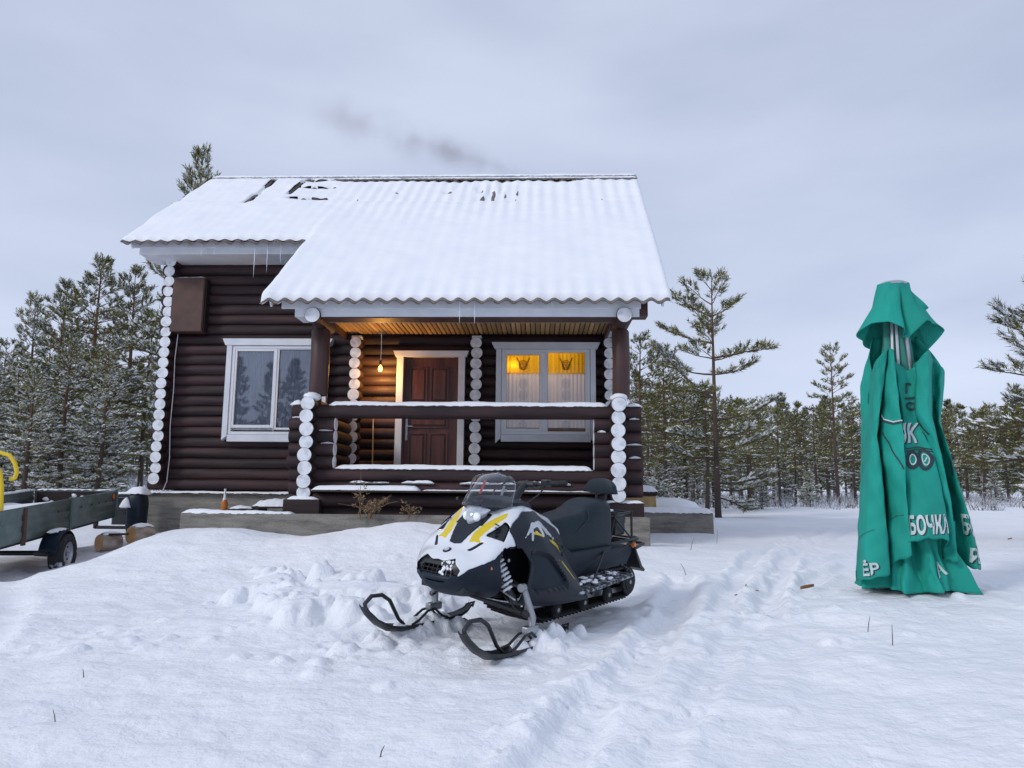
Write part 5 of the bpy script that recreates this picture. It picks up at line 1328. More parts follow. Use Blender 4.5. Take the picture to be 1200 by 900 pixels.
for s_ in (1, -1):
    ski(s_)
    sp = MB(); sp.tube([(.555,s_*.47,.13),(.56,s_*.475,.20),(.59,s_*.46,.30),(.62,s_*.43,.42)], [.024,.030,.026,.022], 12); sp.build('spindle', M['steel'], sled, 60)
    MB().box(.50,.64,s_*.47-.028,s_*.47+.028,.09,.15).build('spindle_foot', M['steel'], sled, bevel=.01)
    q = MB()
    q.tube([(.88,s_*.16,.35),(.64,s_*.43,.24)], .013, 8); q.tube([(.55,s_*.16,.35),(.64,s_*.43,.24)], .013, 8); q.tube([(.62,s_*.43,.24),(.60,s_*.47,.22)], .022, 8)
    q.build('lower_a_arm', M['iron'], sled, 60)
    q = MB(); q.tube([(.80,s_*.18,.50),(.63,s_*.42,.41)], .011, 8); q.tube([(.58,s_*.18,.50),(.63,s_*.42,.41)], .011, 8); q.build('upper_a_arm', M['iron'], sled, 60)
    MB().tube([(.66,s_*.15,.42),(.68,s_*.41,.33)], .009, 8).build('tie_rod', M['steel'], sled, 60)
    a = Vector((.70,s_*.20,.66)); b = Vector((.645,s_*.385,.29)); d = b-a
    MB().tube([a, b], .016, 10).build('shock_absorber', M['steel'], sled, 60)
    MB().tube([a+d*.75, b], .026, 12).build('shock_body', M['black'], sled, 60)
    hx = []; ref = d.cross(Vector((1, 0, 0))).normalized(); rf2 = d.normalized().cross(ref); turns = 9
    for k in range(turns*12+1): an = 2*PI*k/12; hx.append(a+d*(.05+.68*k/(turns*12))+(ref*math.cos(an)+rf2*math.sin(an))*.040)
    MB().tube(hx, .0095, 6).build('coil_spring', M['white'], sled, 60)
    MB().lathe([(.03,-.02),(.03,.02)], 10, 0, (0,0,0), 'x').build('ball_joint', M['steel'], sled, 60, (.64, s_*.435, .415))
# ================================================================== TRAILER
M['tpanel'] = mat('galvanised_green_panel', (.085, .125, .120), (.150, .190, .185), scale=4, rough=.5, metal=.25, bump=.1, lo=.3, hi=.7)
M['tyre'] = mat('snowy_tyre', (.014, .015, .017), (.50, .53, .57), scale=9, rough=.85, lo=.60, hi=.70, bump=.3)
tl = empty('trailer', (-7.47, 13.1, 0)); th_ = math.atan2(3.75, .71)     # long axis heads towards the viewer on the left
tag(tl, 'green grey metal utility trailer with snow in its bed', 'trailer')
# local frame: x along the near side from the tail to the front, y towards the far side
ax = Vector((.71, -3.75, 0)).normalized(); tl.rotation_euler = (0, R(3.9), math.atan2(ax.y, ax.x)); tl.location = (-7.47, 13.1, 1.18)
LT, HT, WT = 4.0, .46, 1.32
# far side lies to the right of the heading: local -y
def tpanel(nm, x0, x1, y, ribs=3, n=1):
    mb = MB(); prof = [(0, -HT), (.0, -HT+.03), (.012, -HT+.05), (.012, -HT+.12), (0, -HT+.14), (0, -HT+.20), (.012, -HT+.22), (.012, -HT+.27), (0, -HT+.29), (0, -HT+.34), (.010, -HT+.36), (.010, -.05), (.016, -.03), (.016, 0)]
    vs = [];
    for x in (x0, x1):
        for d, z in prof: vs.append((x, y+n*d, z))
    k = len(prof); mb.add(vs, [(i, i+1, k+i+1, k+i) for i in range(k-1)]); o = mb.build(nm, M['tpanel'], tl, 30)
    z_ = o.modifiers.new('s', 'SOLIDIFY'); z_.thickness = .02; return o
tpanel('side_panel', .03, 1.85, 0); tpanel('side_panel', 1.87, LT, 0); tpanel('side_panel', .03, 1.85, -WT, n=-1); tpanel('side_panel', 1.87, LT, -WT, n=-1)
MB().box(-.005, .025, -WT, 0, -HT, .0).build('tailgate', M['tpanel'], tl, bevel=.006); MB().box(.026, .05, -WT+.05, -.05, -HT+.03, -.03).build('tailgate_lining', M['dark'], tl)
MB().box(LT, LT+.03, -WT, 0, -HT, .0).build('headboard', M['tpanel'], tl, bevel=.006)
for x in (0.0, 1.86): MB().box(x-.03, x+.03, -.015, .03, -HT-.02, .015).build('stake', M['tpanel'], tl, bevel=.005)
MB().box(3.28, 3.35, .0, .04, -HT-.05, -.01).build('rusty_stake', M['rust'], tl, bevel=.005)
MB().box(.02, LT, -WT+.02, -.02, -HT-.02, -HT+.01).build('bed_floor', M['dark'], tl)
for x in (.2, .5, .8, 1.1, 1.5, 1.95, 2.3): MB().lathe([(.016, 0), (.016, .01)], 10, 0, (0,0,0), 'y').build('lashing_hole', M['black'], tl, 50, (x, .016, -.16))
MB().lathe([(.04, 0), (.04, .012)], 14, 0, (0,0,0), 'y').build('side_reflector', M['orange'], tl, 50, (.16, .016, -.10))
MB().box(.1, LT, -.30, -.24, -HT-.10, -HT-.02).build('chassis_rail', M['iron'], tl); MB().box(.1, LT, -WT+.24, -WT+.30, -HT-.10, -HT-.02).build('chassis_rail', M['iron'], tl)
MB().tube([(2.55, .10, -.72), (2.55, -WT-.10, -.72)], .035, 10).build('axle', M['iron'], tl, 60)
def wheel(y):
    w_ = empty('wheel', (2.55, y, -.735), 0, tl)
    MB().lathe([(.17,-.085),(.20,-.095),(.262,-.09),(.283,-.06),(.287,0),(.283,.06),(.262,.09),(.20,.095),(.17,.085)], 36, 0, (0,0,0), 'y', False).build('tyre', M['tyre'], w_, 40)
    MB().lathe([(0,.03),(.05,.045),(.06,.035),(.12,.02),(.15,.035),(.165,.07),(.178,.075),(.178,-.07),(0,-.05)], 30, 0, (0,0,0), 'y').build('rim', M['alu'], w_, 30)
    q = MB()
    for k in range(8): a = k*PI/4; q.lathe([(.014,0),(.014,.012)], 8, 0, (.125*math.cos(a), .022, .125*math.sin(a)), 'y')
    q.build('rim_holes', M['black'], w_, 50); MB().lathe([(.035,0),(.03,.03),(0,.032)], 14, 0, (0,.04,0), 'y').build('hub_cap', M['steel'], w_, 50)
wheel(.21); wheel(-WT-.16)
q = MB(); fv = []
for i in range(15):
    a = R(8+172*i/14); c_, s_ = math.cos(a), math.sin(a)
    fv += [(2.55+.335*c_, .02, -.735+.335*s_), (2.55+.345*c_, .255, -.735+.335*s_), (2.55+.335*c_, .262, -.735+.325*s_)]
q.add(fv, [(i*3, i*3+1, i*3+4, i*3+3) for i in range(14)]+[(i*3+1, i*3+2, i*3+5, i*3+4) for i in range(14)]); o = q.build('mudguard', M['sd'], tl, 40); z_ = o.modifiers.new('s', 'SOLIDIFY'); z_.thickness = .01
MB().tube([(3.05,.06,-.66),(2.85,.16,-.70),(2.65,.2,-.735)], .03, 8).build('suspension_arm', M['iron'], tl, 60)
snow_strip(2.35, 2.75, .12, -.40, .14, .03, 80, tl)
sbv = []; NX_, NY_ = 40, 16
for i in range(NX_+1):
    for j in range(NY_+1):
        x = .55+(LT-.62)*i/NX_; y = -.04-(WT-.08)*j/NY_; sbv.append((x, y, -.20+.05*math.sin(x*3.1+y*2)+.03*math.sin(x*7+y*9)-.12*max(0, (.95-x)/.4)))
MB().add(sbv, [(i*(NY_+1)+j, (i+1)*(NY_+1)+j, (i+1)*(NY_+1)+j+1, i*(NY_+1)+j+1) for i in range(NX_) for j in range(NY_)]).build('bed_snow', M['snow'], tl, 80)
q = MB(); r7 = random.Random(6)
for k in range(16): q.blob((.055, -r7.uniform(.1, WT-.1), -r7.uniform(.08, .3)), .01, .05, .035, r7, n=7, k=4, rough=.4)
q.build('stuck_snow', M['snow'], tl, 80)
snow_strip(.05, LT, -WT, .0, .05, .018, 81, tl, amp=.6); snow_strip(-WT+.03, -.04, .01, .0, .05, .02, 82, tl, axis='y', amp=.6)

# ================================================================== yellow hose, firewood, bags, weeds, twigs
M['hose'] = mat('yellow_plastic_pipe', (.72, .50, .01), (.80, .58, .02), rough=.35)
hx = MB().tube([(-6.78,9.34,.70),(-6.80,9.35,.95),(-6.83,9.36,1.22),(-6.87,9.37,1.38),(-6.96,9.38,1.52),(-7.08,9.38,1.60),(-7.22,9.38,1.62)], .026, 12)
hx.tube([(-7.22,9.42,1.62),(-7.00,9.45,1.665),(-6.84,9.46,1.62),(-6.76,9.46,1.52),(-6.72,9.46,1.40),(-6.74,9.46,1.33),(-6.80,9.46,1.31)], .026, 12)
ho = hx.build('pipe_loop', M['hose'], None, 60); tag(ho, 'thick yellow plastic pipe curled up out of the trailer bed', 'pipe')
M['bark'] = mat('birch_bark', (.20, .15, .12), (.42, .36, .31), scale=9, rough=.85, bump=.4, stretch=(.5, 1, 1))
M['cut'] = mat('cut_wood', (.46, .24, .10), (.60, .35, .17), scale=9, rough=.7)
for k, (x, y, z, rz, r_, l_) in enumerate(((-6.98, 12.45, .33, 200, .135, .34), (-6.62, 12.75, .44, 205, .15, .36))):
    w_ = MB(); w_.tube([(0,0,0),(.02,0,0),(l_*.5,.01,0),(l_-.02,0,0),(l_,0,0)], [r_*.95, r_, r_*1.02, r_, r_*.95], 22, 0, True, 1)
    o = w_.build('firewood_log', [M['bark'], M['cut']], None, 40, (x, y, z), (0, 0, R(rz+40)))
    tag(o, ['sawn log with an orange cut face, lower and left in front of the foundation corner', 'sawn log lying higher against the black bag by the foundation corner'][k], 'log', 'sawn logs by the foundation corner')
    snow_strip(-.02, l_*.9, 0, r_*.93, .2, .05, 90+k, o)
bl = MB(); bl.tube([(-7.15, 12.2, .46), (-6.72, 12.25, .47)], .02, 6); tag(bl.build('iron_bar', M['iron'], None), 'short black bar poking out below the sawn logs', 'bar')
def lumpy(nm, c, s_, seed, label, cat, m='black'):
    mb = MB(); q = random.Random(seed); n, k = 16, 12; vs = []
    for i in range(k+1):
        ph = PI*i/k
        for j in range(n):
            a = 2*PI*j/n; e = .55; ca, sa, sp, cp = math.cos(a), math.sin(a), math.sin(ph), math.cos(ph)
            f = lambda v: math.copysign(abs(v)**e, v); w_ = 1+q.uniform(-.05, .05)
            vs.append((s_[0]*f(ca)*abs(sp)**e*w_, s_[1]*f(sa)*abs(sp)**e*w_, s_[2]*f(cp)))
    mb.add(vs, [(i*n+j, (i+1)*n+j, (i+1)*n+(j+1) % n, i*n+(j+1) % n) for i in range(k) for j in range(n)])
    e_ = empty(nm, c); tag(e_, label, cat); mb.build('wrap', M[m], e_, 60)
    return e_
b1 = lumpy('tarp_bundle', (-7.33, 13.6, .74), (.15, .18, .42), 3, 'black plastic wrapped bundle with snow on top beside the foundation', 'bundle', 'sd')
snow_strip(-.18, .17, 0, .38, .34, .10, 95, b1, amp=.3); snow_strip(-.24, -.04, -.14, .14, .16, .14, 96, b1, amp=.3)
fr = empty('metal_frame', (-8.05, 14.3, .45)); tag(fr, 'low black metal frame under snow between trailer and cabin', 'frame')
for a_, b_ in (((-.45,0,.02),(.5,0,.02)), ((-.45,0,.62),(.5,0,.62)), ((-.45,0,.0),(-.45,0,.64)), ((.5,0,.0),(.5,0,.64)), ((-.45,0,.6),(.45,0,.05)), ((-.45,.5,.62),(.5,.5,.62)), ((-.45,0,.62),(-.45,.5,.62)), ((.5,0,.62),(.5,.5,.62))):
    MB().bar(a_, b_, .06, .07, 0, (0, 1, 0)).build('bar', M['iron'], fr)
MB().box(-.42, .47, .48, .52, .05, .58).build('back_sheet', M['black'], fr)
snow_strip(-.46, .5, 0, .66, .10, .04, 97, fr)

M['weed'] = mat('dry_weed', (.16, .10, .055), (.30, .21, .12), scale=12, rough=.8)
def weed(x, y, h, seed, label, n=9, spread=.25, heads=True, group=None):
    q = random.Random(seed); mb = MB(); hd = MB(); z = gz(x, y)-.03 if not isinstance(h, tuple) else h[1]; h = h if not isinstance(h, tuple) else h[0]
    for k in range(n):
        a = q.uniform(0, 6.28); l_ = h*q.uniform(.55, 1.0); s_ = spread*q.uniform(.2, 1); bend = q.uniform(.2, 1.1)
        pts = [(x+q.uniform(-.04,.04)+s_*t**1.6*math.cos(a)*(1+bend*t), y+q.uniform(-.02,.02)+.5*s_*t**1.6*math.sin(a), z+l_*(t-.32*bend*t**3)) for t in (0,.25,.5,.75,1)]
        mb.tube(pts, [.006,.005,.004,.003,.002], 4)
        for j in range(3):
            p = Vector(pts[2+j//2]); d = Vector((q.uniform(-1,1), q.uniform(-.6,.6), q.uniform(-.2,.8)))*.12; mb.tube([p, p+d], [.003,.0015], 3)
            if heads:
                for m_ in range(6):
                    c = p+d+Vector((q.uniform(-.03,.03), q.uniform(-.02,.02), q.uniform(-.05,.03))); r_ = q.uniform(.010,.020)
                    u = Vector((q.uniform(-1,1),q.uniform(-1,1),q.uniform(-1,1))).normalized()*r_; v = u.orthogonal().normalized()*r_*.5
                    hd.add([c-u-v, c+u-v, c+u+v, c-u+v], [(0,1,2,3)])
    e_ = empty('dry_weed', (x, y, z)); tag(e_, label, 'dry plant', group)
    for nm, m_ in (('stems', mb), ('seed_heads', hd)):
        if m_.v: m_.v = [(a-x, b-y, c-z) for a, b, c in m_.v]; m_.build(nm, M['weed'], e_)
weed(-2.42, 10.86, (.42, .80), 1, 'widest clump of dry brown weeds in front of the porch ledge', 13, .34)
weed(-2.60, 10.90, (.78, .80), 2, 'tall single dry stalk rising before the porch rail', 3, .06)
weed(-1.85, 10.90, (.30, .80), 3, 'small dry seed head right of the weed clump', 4, .12)
weed(-.75, 10.92, (.34, .84), 4, 'dry weed behind the snowmobile seat', 5, .12); weed(-.35, 10.92, (.36, .84), 6, 'dry weed between snowmobile seat and backrest', 5, .10)
weed(1.75, 13.3, .35, 5, 'sparse dry weed before the concrete block', 5, .2, False)
TW = mat('bare_twig', (.05, .035, .03), (.10, .075, .06), scale=10, rough=.8)
for k, (x, y, h, lx, lab) in enumerate(((2.47, 5.88, .11, .03, 'thin dark twig sticking up nearer the parasol'), (2.50, 5.55, .14, .01, 'thin dark twig, the lower and nearer of two by the parasol'), (1.66, 8.6, .13, -.06, 'bent twig in the snow right of the snowmobile'),
        (2.05, 10.3, .16, .05, 'thin twig upright in the snow before the concrete block'), (2.8, 12.0, .22, .02, 'thin twig beyond the footprints'), (-2.62, 4.2, .06, -.03, 'tiny grass stalk in the left foreground snow'), (-2.9, 4.9, .05, -.02, 'tiny grass stalk further left in the snow'), (-.75, 3.75, .05, .02, 'tiny dark stalk low in the middle foreground'))):
    z = gz(x, y); tag(MB().tube([(x,y,z-.03),(x+lx*.4,y,z+h*.5),(x+lx,y+.01,z+h)], [.0035,.003,.0015], 4).build('twig', TW), lab, 'twig')
LF = mat('dead_leaf', (.18, .075, .03), (.30, .13, .05), scale=30, rough=.7)
for k, (x, y, s_, rz, lab) in enumerate(((2.62, 7.55, .075, 30, 'curled brown leaf upright in the snow left of the parasol'), (2.05, 7.62, .03, 80, 'small reddish leaf right of the snowmobile'), (1.95, 7.58, .025, 10, 'tiny dark leaf right of the snowmobile'), (2.15, 7.60, .022, 140, 'tiny bark flake beside the reddish leaf'),
        (7.0, 12.6, .05, 0, 'dark tuft on the snow right of the parasol'), (7.9, 13.0, .045, 40, 'dark tuft at the right edge of the snowfield'))):
    z = gz(x, y); vs = []; 
    for i in range(5):
        for j in range(3):
            u = -1+i/2; w_ = (1-u*u*.85)*(j-1)*.4; vs.append((x+s_*u*math.cos(R(rz)), y+s_*w_, z+.01+s_*(.35*(j-1)**2+.35*(u+1)/2+.12)))
    o = MB().add(vs, [(i*3+j, (i+1)*3+j, (i+1)*3+j+1, i*3+j+1) for i in range(4) for j in range(2)]).build('dead_leaf', LF, None, 60); tag(o, lab, 'leaf')
    z_ = o.modifiers.new('s', 'SOLIDIFY'); z_.thickness = .002

# ================================================================== PINES
def bark_mat():
    m, t, b = newmat('pine_bark'); n = t.nodes.new; l = t.links.new; b.inputs['Roughness'].default_value = .9
    tcn = n('ShaderNodeTexCoord'); sp = n('ShaderNodeSeparateXYZ'); l(tcn.outputs['Object'], sp.inputs[0])
    nn = n('ShaderNodeTexNoise'); nn.inputs['Scale'].default_value = 6; nn.inputs['Detail'].default_value = 6
    mp_ = n('ShaderNodeMapping'); mp_.inputs['Scale'].default_value = (3, 3, .6); l(tcn.outputs['Object'], mp_.inputs[0]); l(mp_.outputs[0], nn.inputs['Vector'])
    ad = n('ShaderNodeMath'); ad.operation = 'MULTIPLY_ADD'; ad.inputs[1].default_value = 2.5; l(nn.outputs['Fac'], ad.inputs[0]); l(sp.outputs['Z'], ad.inputs[2])
    cr = n('ShaderNodeValToRGB'); e = cr.color_ramp.elements; e[0].position = .0; e[0].color = (.050, .040, .036, 1); e[1].position = 1; e[1].color = (.16, .082, .045, 1); e2 = e.new(.45); e2.color = (.085, .058, .045, 1)
    mr = n('ShaderNodeMapRange'); mr.inputs['From Min'].default_value = .5; mr.inputs['From Max'].default_value = 8.5; l(ad.outputs[0], mr.inputs[0]); l(mr.outputs[0], cr.inputs[0]); l(cr.outputs[0], b.inputs['Base Color'])
    bp = n('ShaderNodeBump'); bp.inputs['Strength'].default_value = .7; bp.inputs['Distance'].default_value = .03; l(nn.outputs['Fac'], bp.inputs['Height']); l(bp.outputs[0], b.inputs['Normal'])
    return m
M['pbark'] = bark_mat()
def needle_mat(nm, c1, c2, c3):
    m, t, b = newmat(nm); n = t.nodes.new; l = t.links.new; b.inputs['Roughness'].default_value = .75; b.inputs['Specular IOR Level'].default_value = .2
    tcn = n('ShaderNodeTexCoord'); nn = n('ShaderNodeTexNoise'); nn.inputs['Scale'].default_value = 1.6; nn.inputs['Detail'].default_value = 6; nn.inputs['Roughness'].default_value = .7
    oi = n('ShaderNodeObjectInfo'); va = n('ShaderNodeVectorMath'); va.operation = 'ADD'; mu_ = n('ShaderNodeMath'); mu_.operation = 'MULTIPLY'; mu_.inputs[1].default_value = 23
    l(oi.outputs['Random'], mu_.inputs[0]); l(tcn.outputs['Object'], va.inputs[0]); l(mu_.outputs[0], va.inputs[1]); l(va.outputs[0], nn.inputs['Vector'])
    cr = n('ShaderNodeValToRGB'); e = cr.color_ramp.elements; e[0].position = .34; e[0].color = (*c1, 1); e[1].position = .70; e[1].color = (*c3, 1); e2 = e.new(.52); e2.color = (*c2, 1)
    hs = n('ShaderNodeHueSaturation'); mr = n('ShaderNodeMapRange'); mr.inputs['To Min'].default_value = .75; mr.inputs['To Max'].default_value = 1.25
    l(oi.outputs['Random'], mr.inputs[0]); l(mr.outputs[0], hs.inputs['Value']); l(nn.outputs['Fac'], cr.inputs[0]); l(cr.outputs[0], hs.inputs['Color']); l(hs.outputs[0], b.inputs['Base Color'])
    return m
M['needles'] = needle_mat('pine_needles', (.090, .105, .036), (.175, .168, .048), (.28, .22, .062))
M['needles_d'] = needle_mat('dark_needles', (.070, .090, .046), (.11, .122, .050), (.17, .16, .058))
M['fsnow'] = mat('snow_on_branches', (.78, .81, .87), (.86, .88, .92), scale=5, rough=.8)

def pine_meshes(seed, H, base, spread, shoots=1.0, needle=.12, nw=.030, snow=.5, dead=.5, whorl=.42, low_bough=None, slender=1.0, fill=1.0, dark=False, inner=.30, limbs=(4, 5, 5, 6), gap=.10, ends=.72):
    """a scots pine: tapered trunk with limbs / needled shoots / snow lodged on them. Returns three meshes"""
    q = np.random.RandomState(seed); wood = MB(); NV, NF, SV, SF = [], [], [], []
    bx_ = q.uniform(-.12, .12); by_ = q.uniform(-.12, .12)
    def trunk(z): t = z/H; return Vector((bx_*math.sin(t*3.0), by_*math.sin(t*2.3+.6)-by_*.56, z))
    r0 = .0125*H*slender+.02
    zs = [0, .15, .5] + [H*t for t in np.linspace(.12, 1, 11)]
    wood.tube([trunk(z) for z in zs], [r0*1.25, r0*1.08, r0] + [max(.008, r0*(1-t)**.85+.006) for t in np.linspace(.12, 1, 11)], 8)
    def add_tri(Vv, Ff, pts): b = len(Vv); Vv.extend(pts); Ff.append((b, b+1, b+2))
    def shoot(p, d, L_, sn):
        d = d.normalized(); a = d.orthogonal().normalized(); b_ = d.cross(a); n_ = max(4, int(8*fill))
        for k in range(n_):
            t = (k+q.rand())/n_; an = q.uniform(0, 6.28); rad = a*math.cos(an)+b_*math.sin(an)
            o = p+d*(L_*t); dirn = (d*.75+rad*.8).normalized(); tip = o+dirn*needle*q.uniform(.8, 1.2); w_ = dirn.cross(rad+d*.3).normalized()*nw*.5
            add_tri(NV, NF, [tuple(o-w_), tuple(o+w_), tuple(tip)])
        if q.rand() < sn:
            c = p+d*(L_*.55)+Vector((0, 0, .02)); l2 = L_*q.uniform(.35, .75); w2 = q.uniform(.025, .065)*(1+.7*(sn > .7)); dh = Vector((d.x, d.y, d.z*.6)); 
            if dh.length < .1: return
            dh.normalize(); sd_ = dh.cross(Vector((0, 0, 1)));
            if sd_.length < .1: return
            sd_.normalize(); upv = Vector((0, 0, 1))
            P = [c-dh*l2, c+sd_*w2-upv*.01, c+dh*l2*.9, c-sd_*w2-upv*.012, c+upv*w2*.75+dh*l2*q.uniform(-.3, .3)]
            b0 = len(SV); SV.extend([tuple(v) for v in P]); SF.extend([(b0, b0+1, b0+4), (b0+1, b0+2, b0+4), (b0+2, b0+3, b0+4), (b0+3, b0, b0+4)])
    def limb(p0, az, el, L_, sn, dens):
        seg = 5; P = [p0]; d = Vector((math.cos(az)*math.cos(el), math.sin(az)*math.cos(el), math.sin(el))); e = el
        for k in range(seg):
            e += q.uniform(-.10, .16) if k else 0; a2 = az+q.uniform(-.16, .16)
            d = Vector((math.cos(a2)*math.cos(e), math.sin(a2)*math.cos(e), math.sin(e))); P.append(P[-1]+d*(L_/seg))
        wood.tube(P, [max(.006, .017*L_*(1-k/(seg+.5))+.004) for k in range(seg+1)], 4)
        n_ = max(3, int(L_/.17*dens*shoots))
        for k in range(n_):
            t = inner+(1-inner)*((k+q.rand()*.8)/n_)**.8; i = min(int(t*seg), seg-1); u = t*seg-i; p = P[i].lerp(P[i+1], u); dd = (P[i+1]-P[i]).normalized()
            side = (1 if k % 2 else -1); tl_ = (.16+.42*(1-t))*min(L_, 1.7)*q.uniform(.55, 1.0)
            sd_ = dd.cross(Vector((0, 0, 1))).normalized()*side; td = (dd*.75+sd_*q.uniform(.5, .95)+Vector((0, 0, q.uniform(-.05, .42)))).normalized()
            if tl_ > .16:
                wood.add([tuple(p-Vector((0, 0, .006))), tuple(p+Vector((0, 0, .006))), tuple(p+td*tl_)], [(0, 1, 2)])
            m_ = max(1, int(tl_/.15))
            for j in range(m_):
                pp = p+td*(tl_*(j+.5)/m_); s2 = (td+Vector((q.uniform(-.7, .7), q.uniform(-.7, .7), q.uniform(-.1, .6)))).normalized(); shoot(pp, s2, q.uniform(.12, .22), sn)
            for j2 in range(2): shoot(p+td*tl_*.9, td+Vector((q.uniform(-.4, .4), q.uniform(-.4, .4), q.uniform(.1, .7))), q.uniform(.16, .24), sn)
        for j2 in range(3): shoot(P[-1], d+Vector((q.uniform(-.5, .5), q.uniform(-.5, .5), q.uniform(.2, .8))), .26, sn)
    z = base
    while z < H-.18:
        t = (z-base)/(H-base); n_ = int(q.choice(limbs)) if t < .9 else 4; off = q.uniform(0, 6.28)
        prof = (.55+.45*min(1, t/.25)) * (1-t)**ends + .05
        for k in range(n_):
            if q.rand() < gap: continue
            Lb = spread*prof*q.uniform(.50, 1.15); el = (-.12+.50*t+.55*t**3)+q.uniform(-.14, .16)
            limb(trunk(z+q.uniform(-.08, .08)), off+6.283*k/n_+q.uniform(-.25, .25), el, Lb, snow*(1.15-.55*t), .9 if t < .15 else 1.0)
        z += whorl*(1.05-.45*t)*q.uniform(.85, 1.15)*(H/8)**.3
    for k in range(4): shoot(trunk(H-.30+.08*k), Vector((q.uniform(-.4, .4), q.uniform(-.4, .4), 1)), .26, snow*.4)
    shoot(trunk(H-.1), Vector((0, 0, 1)), .30, 0)
    for k in range(int(dead*base*7)):                                    # dead, rimed twigs on the bare bole
        zz = q.uniform(.5, max(base, .8)); az = q.uniform(0, 6.28); l_ = q.uniform(.25, 1.0)*min(1.3, spread*.6); p = trunk(zz); e = q.uniform(-.25, .15)
        tip = p+Vector((math.cos(az), math.sin(az), e))*l_; wood.tube([p, p.lerp(tip, .5)+Vector((0, 0, .03)), tip], [.010, .007, .003], 3)
        for j in range(3):
            a2 = az+q.uniform(-.8, .8); pp = p.lerp(tip, q.uniform(.4, 1)); t2 = pp+Vector((math.cos(a2), math.sin(a2), q.uniform(-.2, .2)))*l_*.35
            add_tri(SV, SF, [tuple(pp), tuple(pp+Vector((0, 0, .014))), tuple(t2)])
        b0 = len(SV); m1 = p.lerp(tip, .25); SV.extend([tuple(m1+Vector((0, 0, .008))), tuple(m1+Vector((0, 0, .026))), tuple(tip)]); SF.append((b0, b0+1, b0+2))
    if low_bough: 
        for (az, zz, el, Lb) in low_bough: limb(trunk(zz), az, el, Lb, .95, 1.15)
    w = wood.mesh('trunk', M['pbark'], 60)
    nm = np_mesh('crown', np.array(NV), np.array(NF), M['needles_d'] if dark else M['needles'], False)
    sm = np_mesh('lodged_snow', np.array(SV), np.array(SF), M['fsnow'], False) if SV else None
    return w, nm, sm
def plant(meshes, x, y, label, rz=0, s=1.0, sz=None, group=None, nm='pine_tree', sink=.05, cat='pine tree'):
    e_ = empty(nm, (x, y, gz(x, y, False)-sink), rz); e_.scale = (s, s, sz or s); tag(e_, label, cat, group)
    for me, n_ in zip(meshes, ('trunk', 'crown', 'lodged_snow')):
        if me:
            o_ = link_mesh(me, n_, e_)
            if n_ != 'trunk': o_['kind'] = 'stuff'
    return e_
def replant(e0, x, y, label, rz, s, sz=None, group=None):
    c = e0.copy(); col.objects.link(c); c.location = (x, y, gz(x, y, False)-.05); c.rotation_euler = (0, 0, rz); c.scale = (s, s, sz or s); c['label'] = label
    if group: c['group'] = group
    elif 'group' in c: del c['group']
    for ch in kids_cache[e0.name]: k = ch.copy(); col.objects.link(k); k.parent = c
    return c
HERO = pine_meshes(14, 8.1, 2.3, 2.75, 1.6, .15, .026, .50, .9, .62, [(.1, .95, -.10, 1.9), (-.25, 1.15, .0, 1.7), (.35, .7, -.18, 1.5), (2.9, 1.9, .05, 1.5), (3.4, 2.5, .1, 1.6), (-.05, 2.2, .1, 1.9), (.4, 2.6, .12, 1.8), (3.0, 3.9, .55, 2.6), (.1, 3.2, .15, 2.4)], .85, 1.0, False, .36, (3, 4, 4, 5), .14, .62)
hero = plant(HERO, 8.95*24.6/37.86, 24.6, 'tall open pine standing alone right of the cabin with low snowy boughs', .2)
NEAR = pine_meshes(23, 5.4, .9, 2.1, 1.3, .11, .016, .62, .3, .40, None, 1.0, 1.5)
near = plant(NEAR, 9.55, 13.0, 'near pine reaching snowy boughs in from the right edge', 2.6)
V1 = pine_meshes(31, 8.5, 1.6, 2.0, 1.1, .15, .034, .80, .6, .44, None, 1.0, .9, False, .30, (4, 4, 5), .12, .66)
V2 = pine_meshes(37, 8.0, 1.1, 1.75, 1.1, .14, .034, .95, .6, .42, None, .9, .85, False, .25, (4, 4, 5), .12, .7)
V3 = pine_meshes(43, 7.5, 2.4, 1.7, 1.0, .15, .034, .42, 1.1, .52, None, .9, .9, False, .38, (3, 4, 4), .16, .62)
V4 = pine_meshes(47, 6.5, 2.5, 1.55, 1.0, .15, .036, .45, 1.2, .56, None, .85, .9, False, .35, (3, 4, 5), .16, .60)
V5 = pine_meshes(53, 3.2, .35, 1.1, 1.1, .12, .030, .95, .2, .30, None, 1.1, .9)
V6 = pine_meshes(59, 7.8, 1.0, 1.3, 1.2, .16, .045, .30, .4, .36, None, .8, .8, dark=True)
protos = []
def grove(meshes, spots, labels, group):
    p0 = None
    for k, (px, D, s, sz, rz) in enumerate(spots):
        az = (px-600)/873.5-.0356; x, y = D*math.sin(az)/math.cos(az)*1.0, D
        lab = labels[k] if isinstance(labels, list) else labels
        if p0 is None:
            global MIRROR
            p0 = plant(meshes, x, y, lab, rz, s, sz, group); kids_cache[p0.name] = [o for o in p0.children]; MIRROR = p0
        else: replant(p0, x, y, lab, rz, s, sz, group)
kids_cache = {}
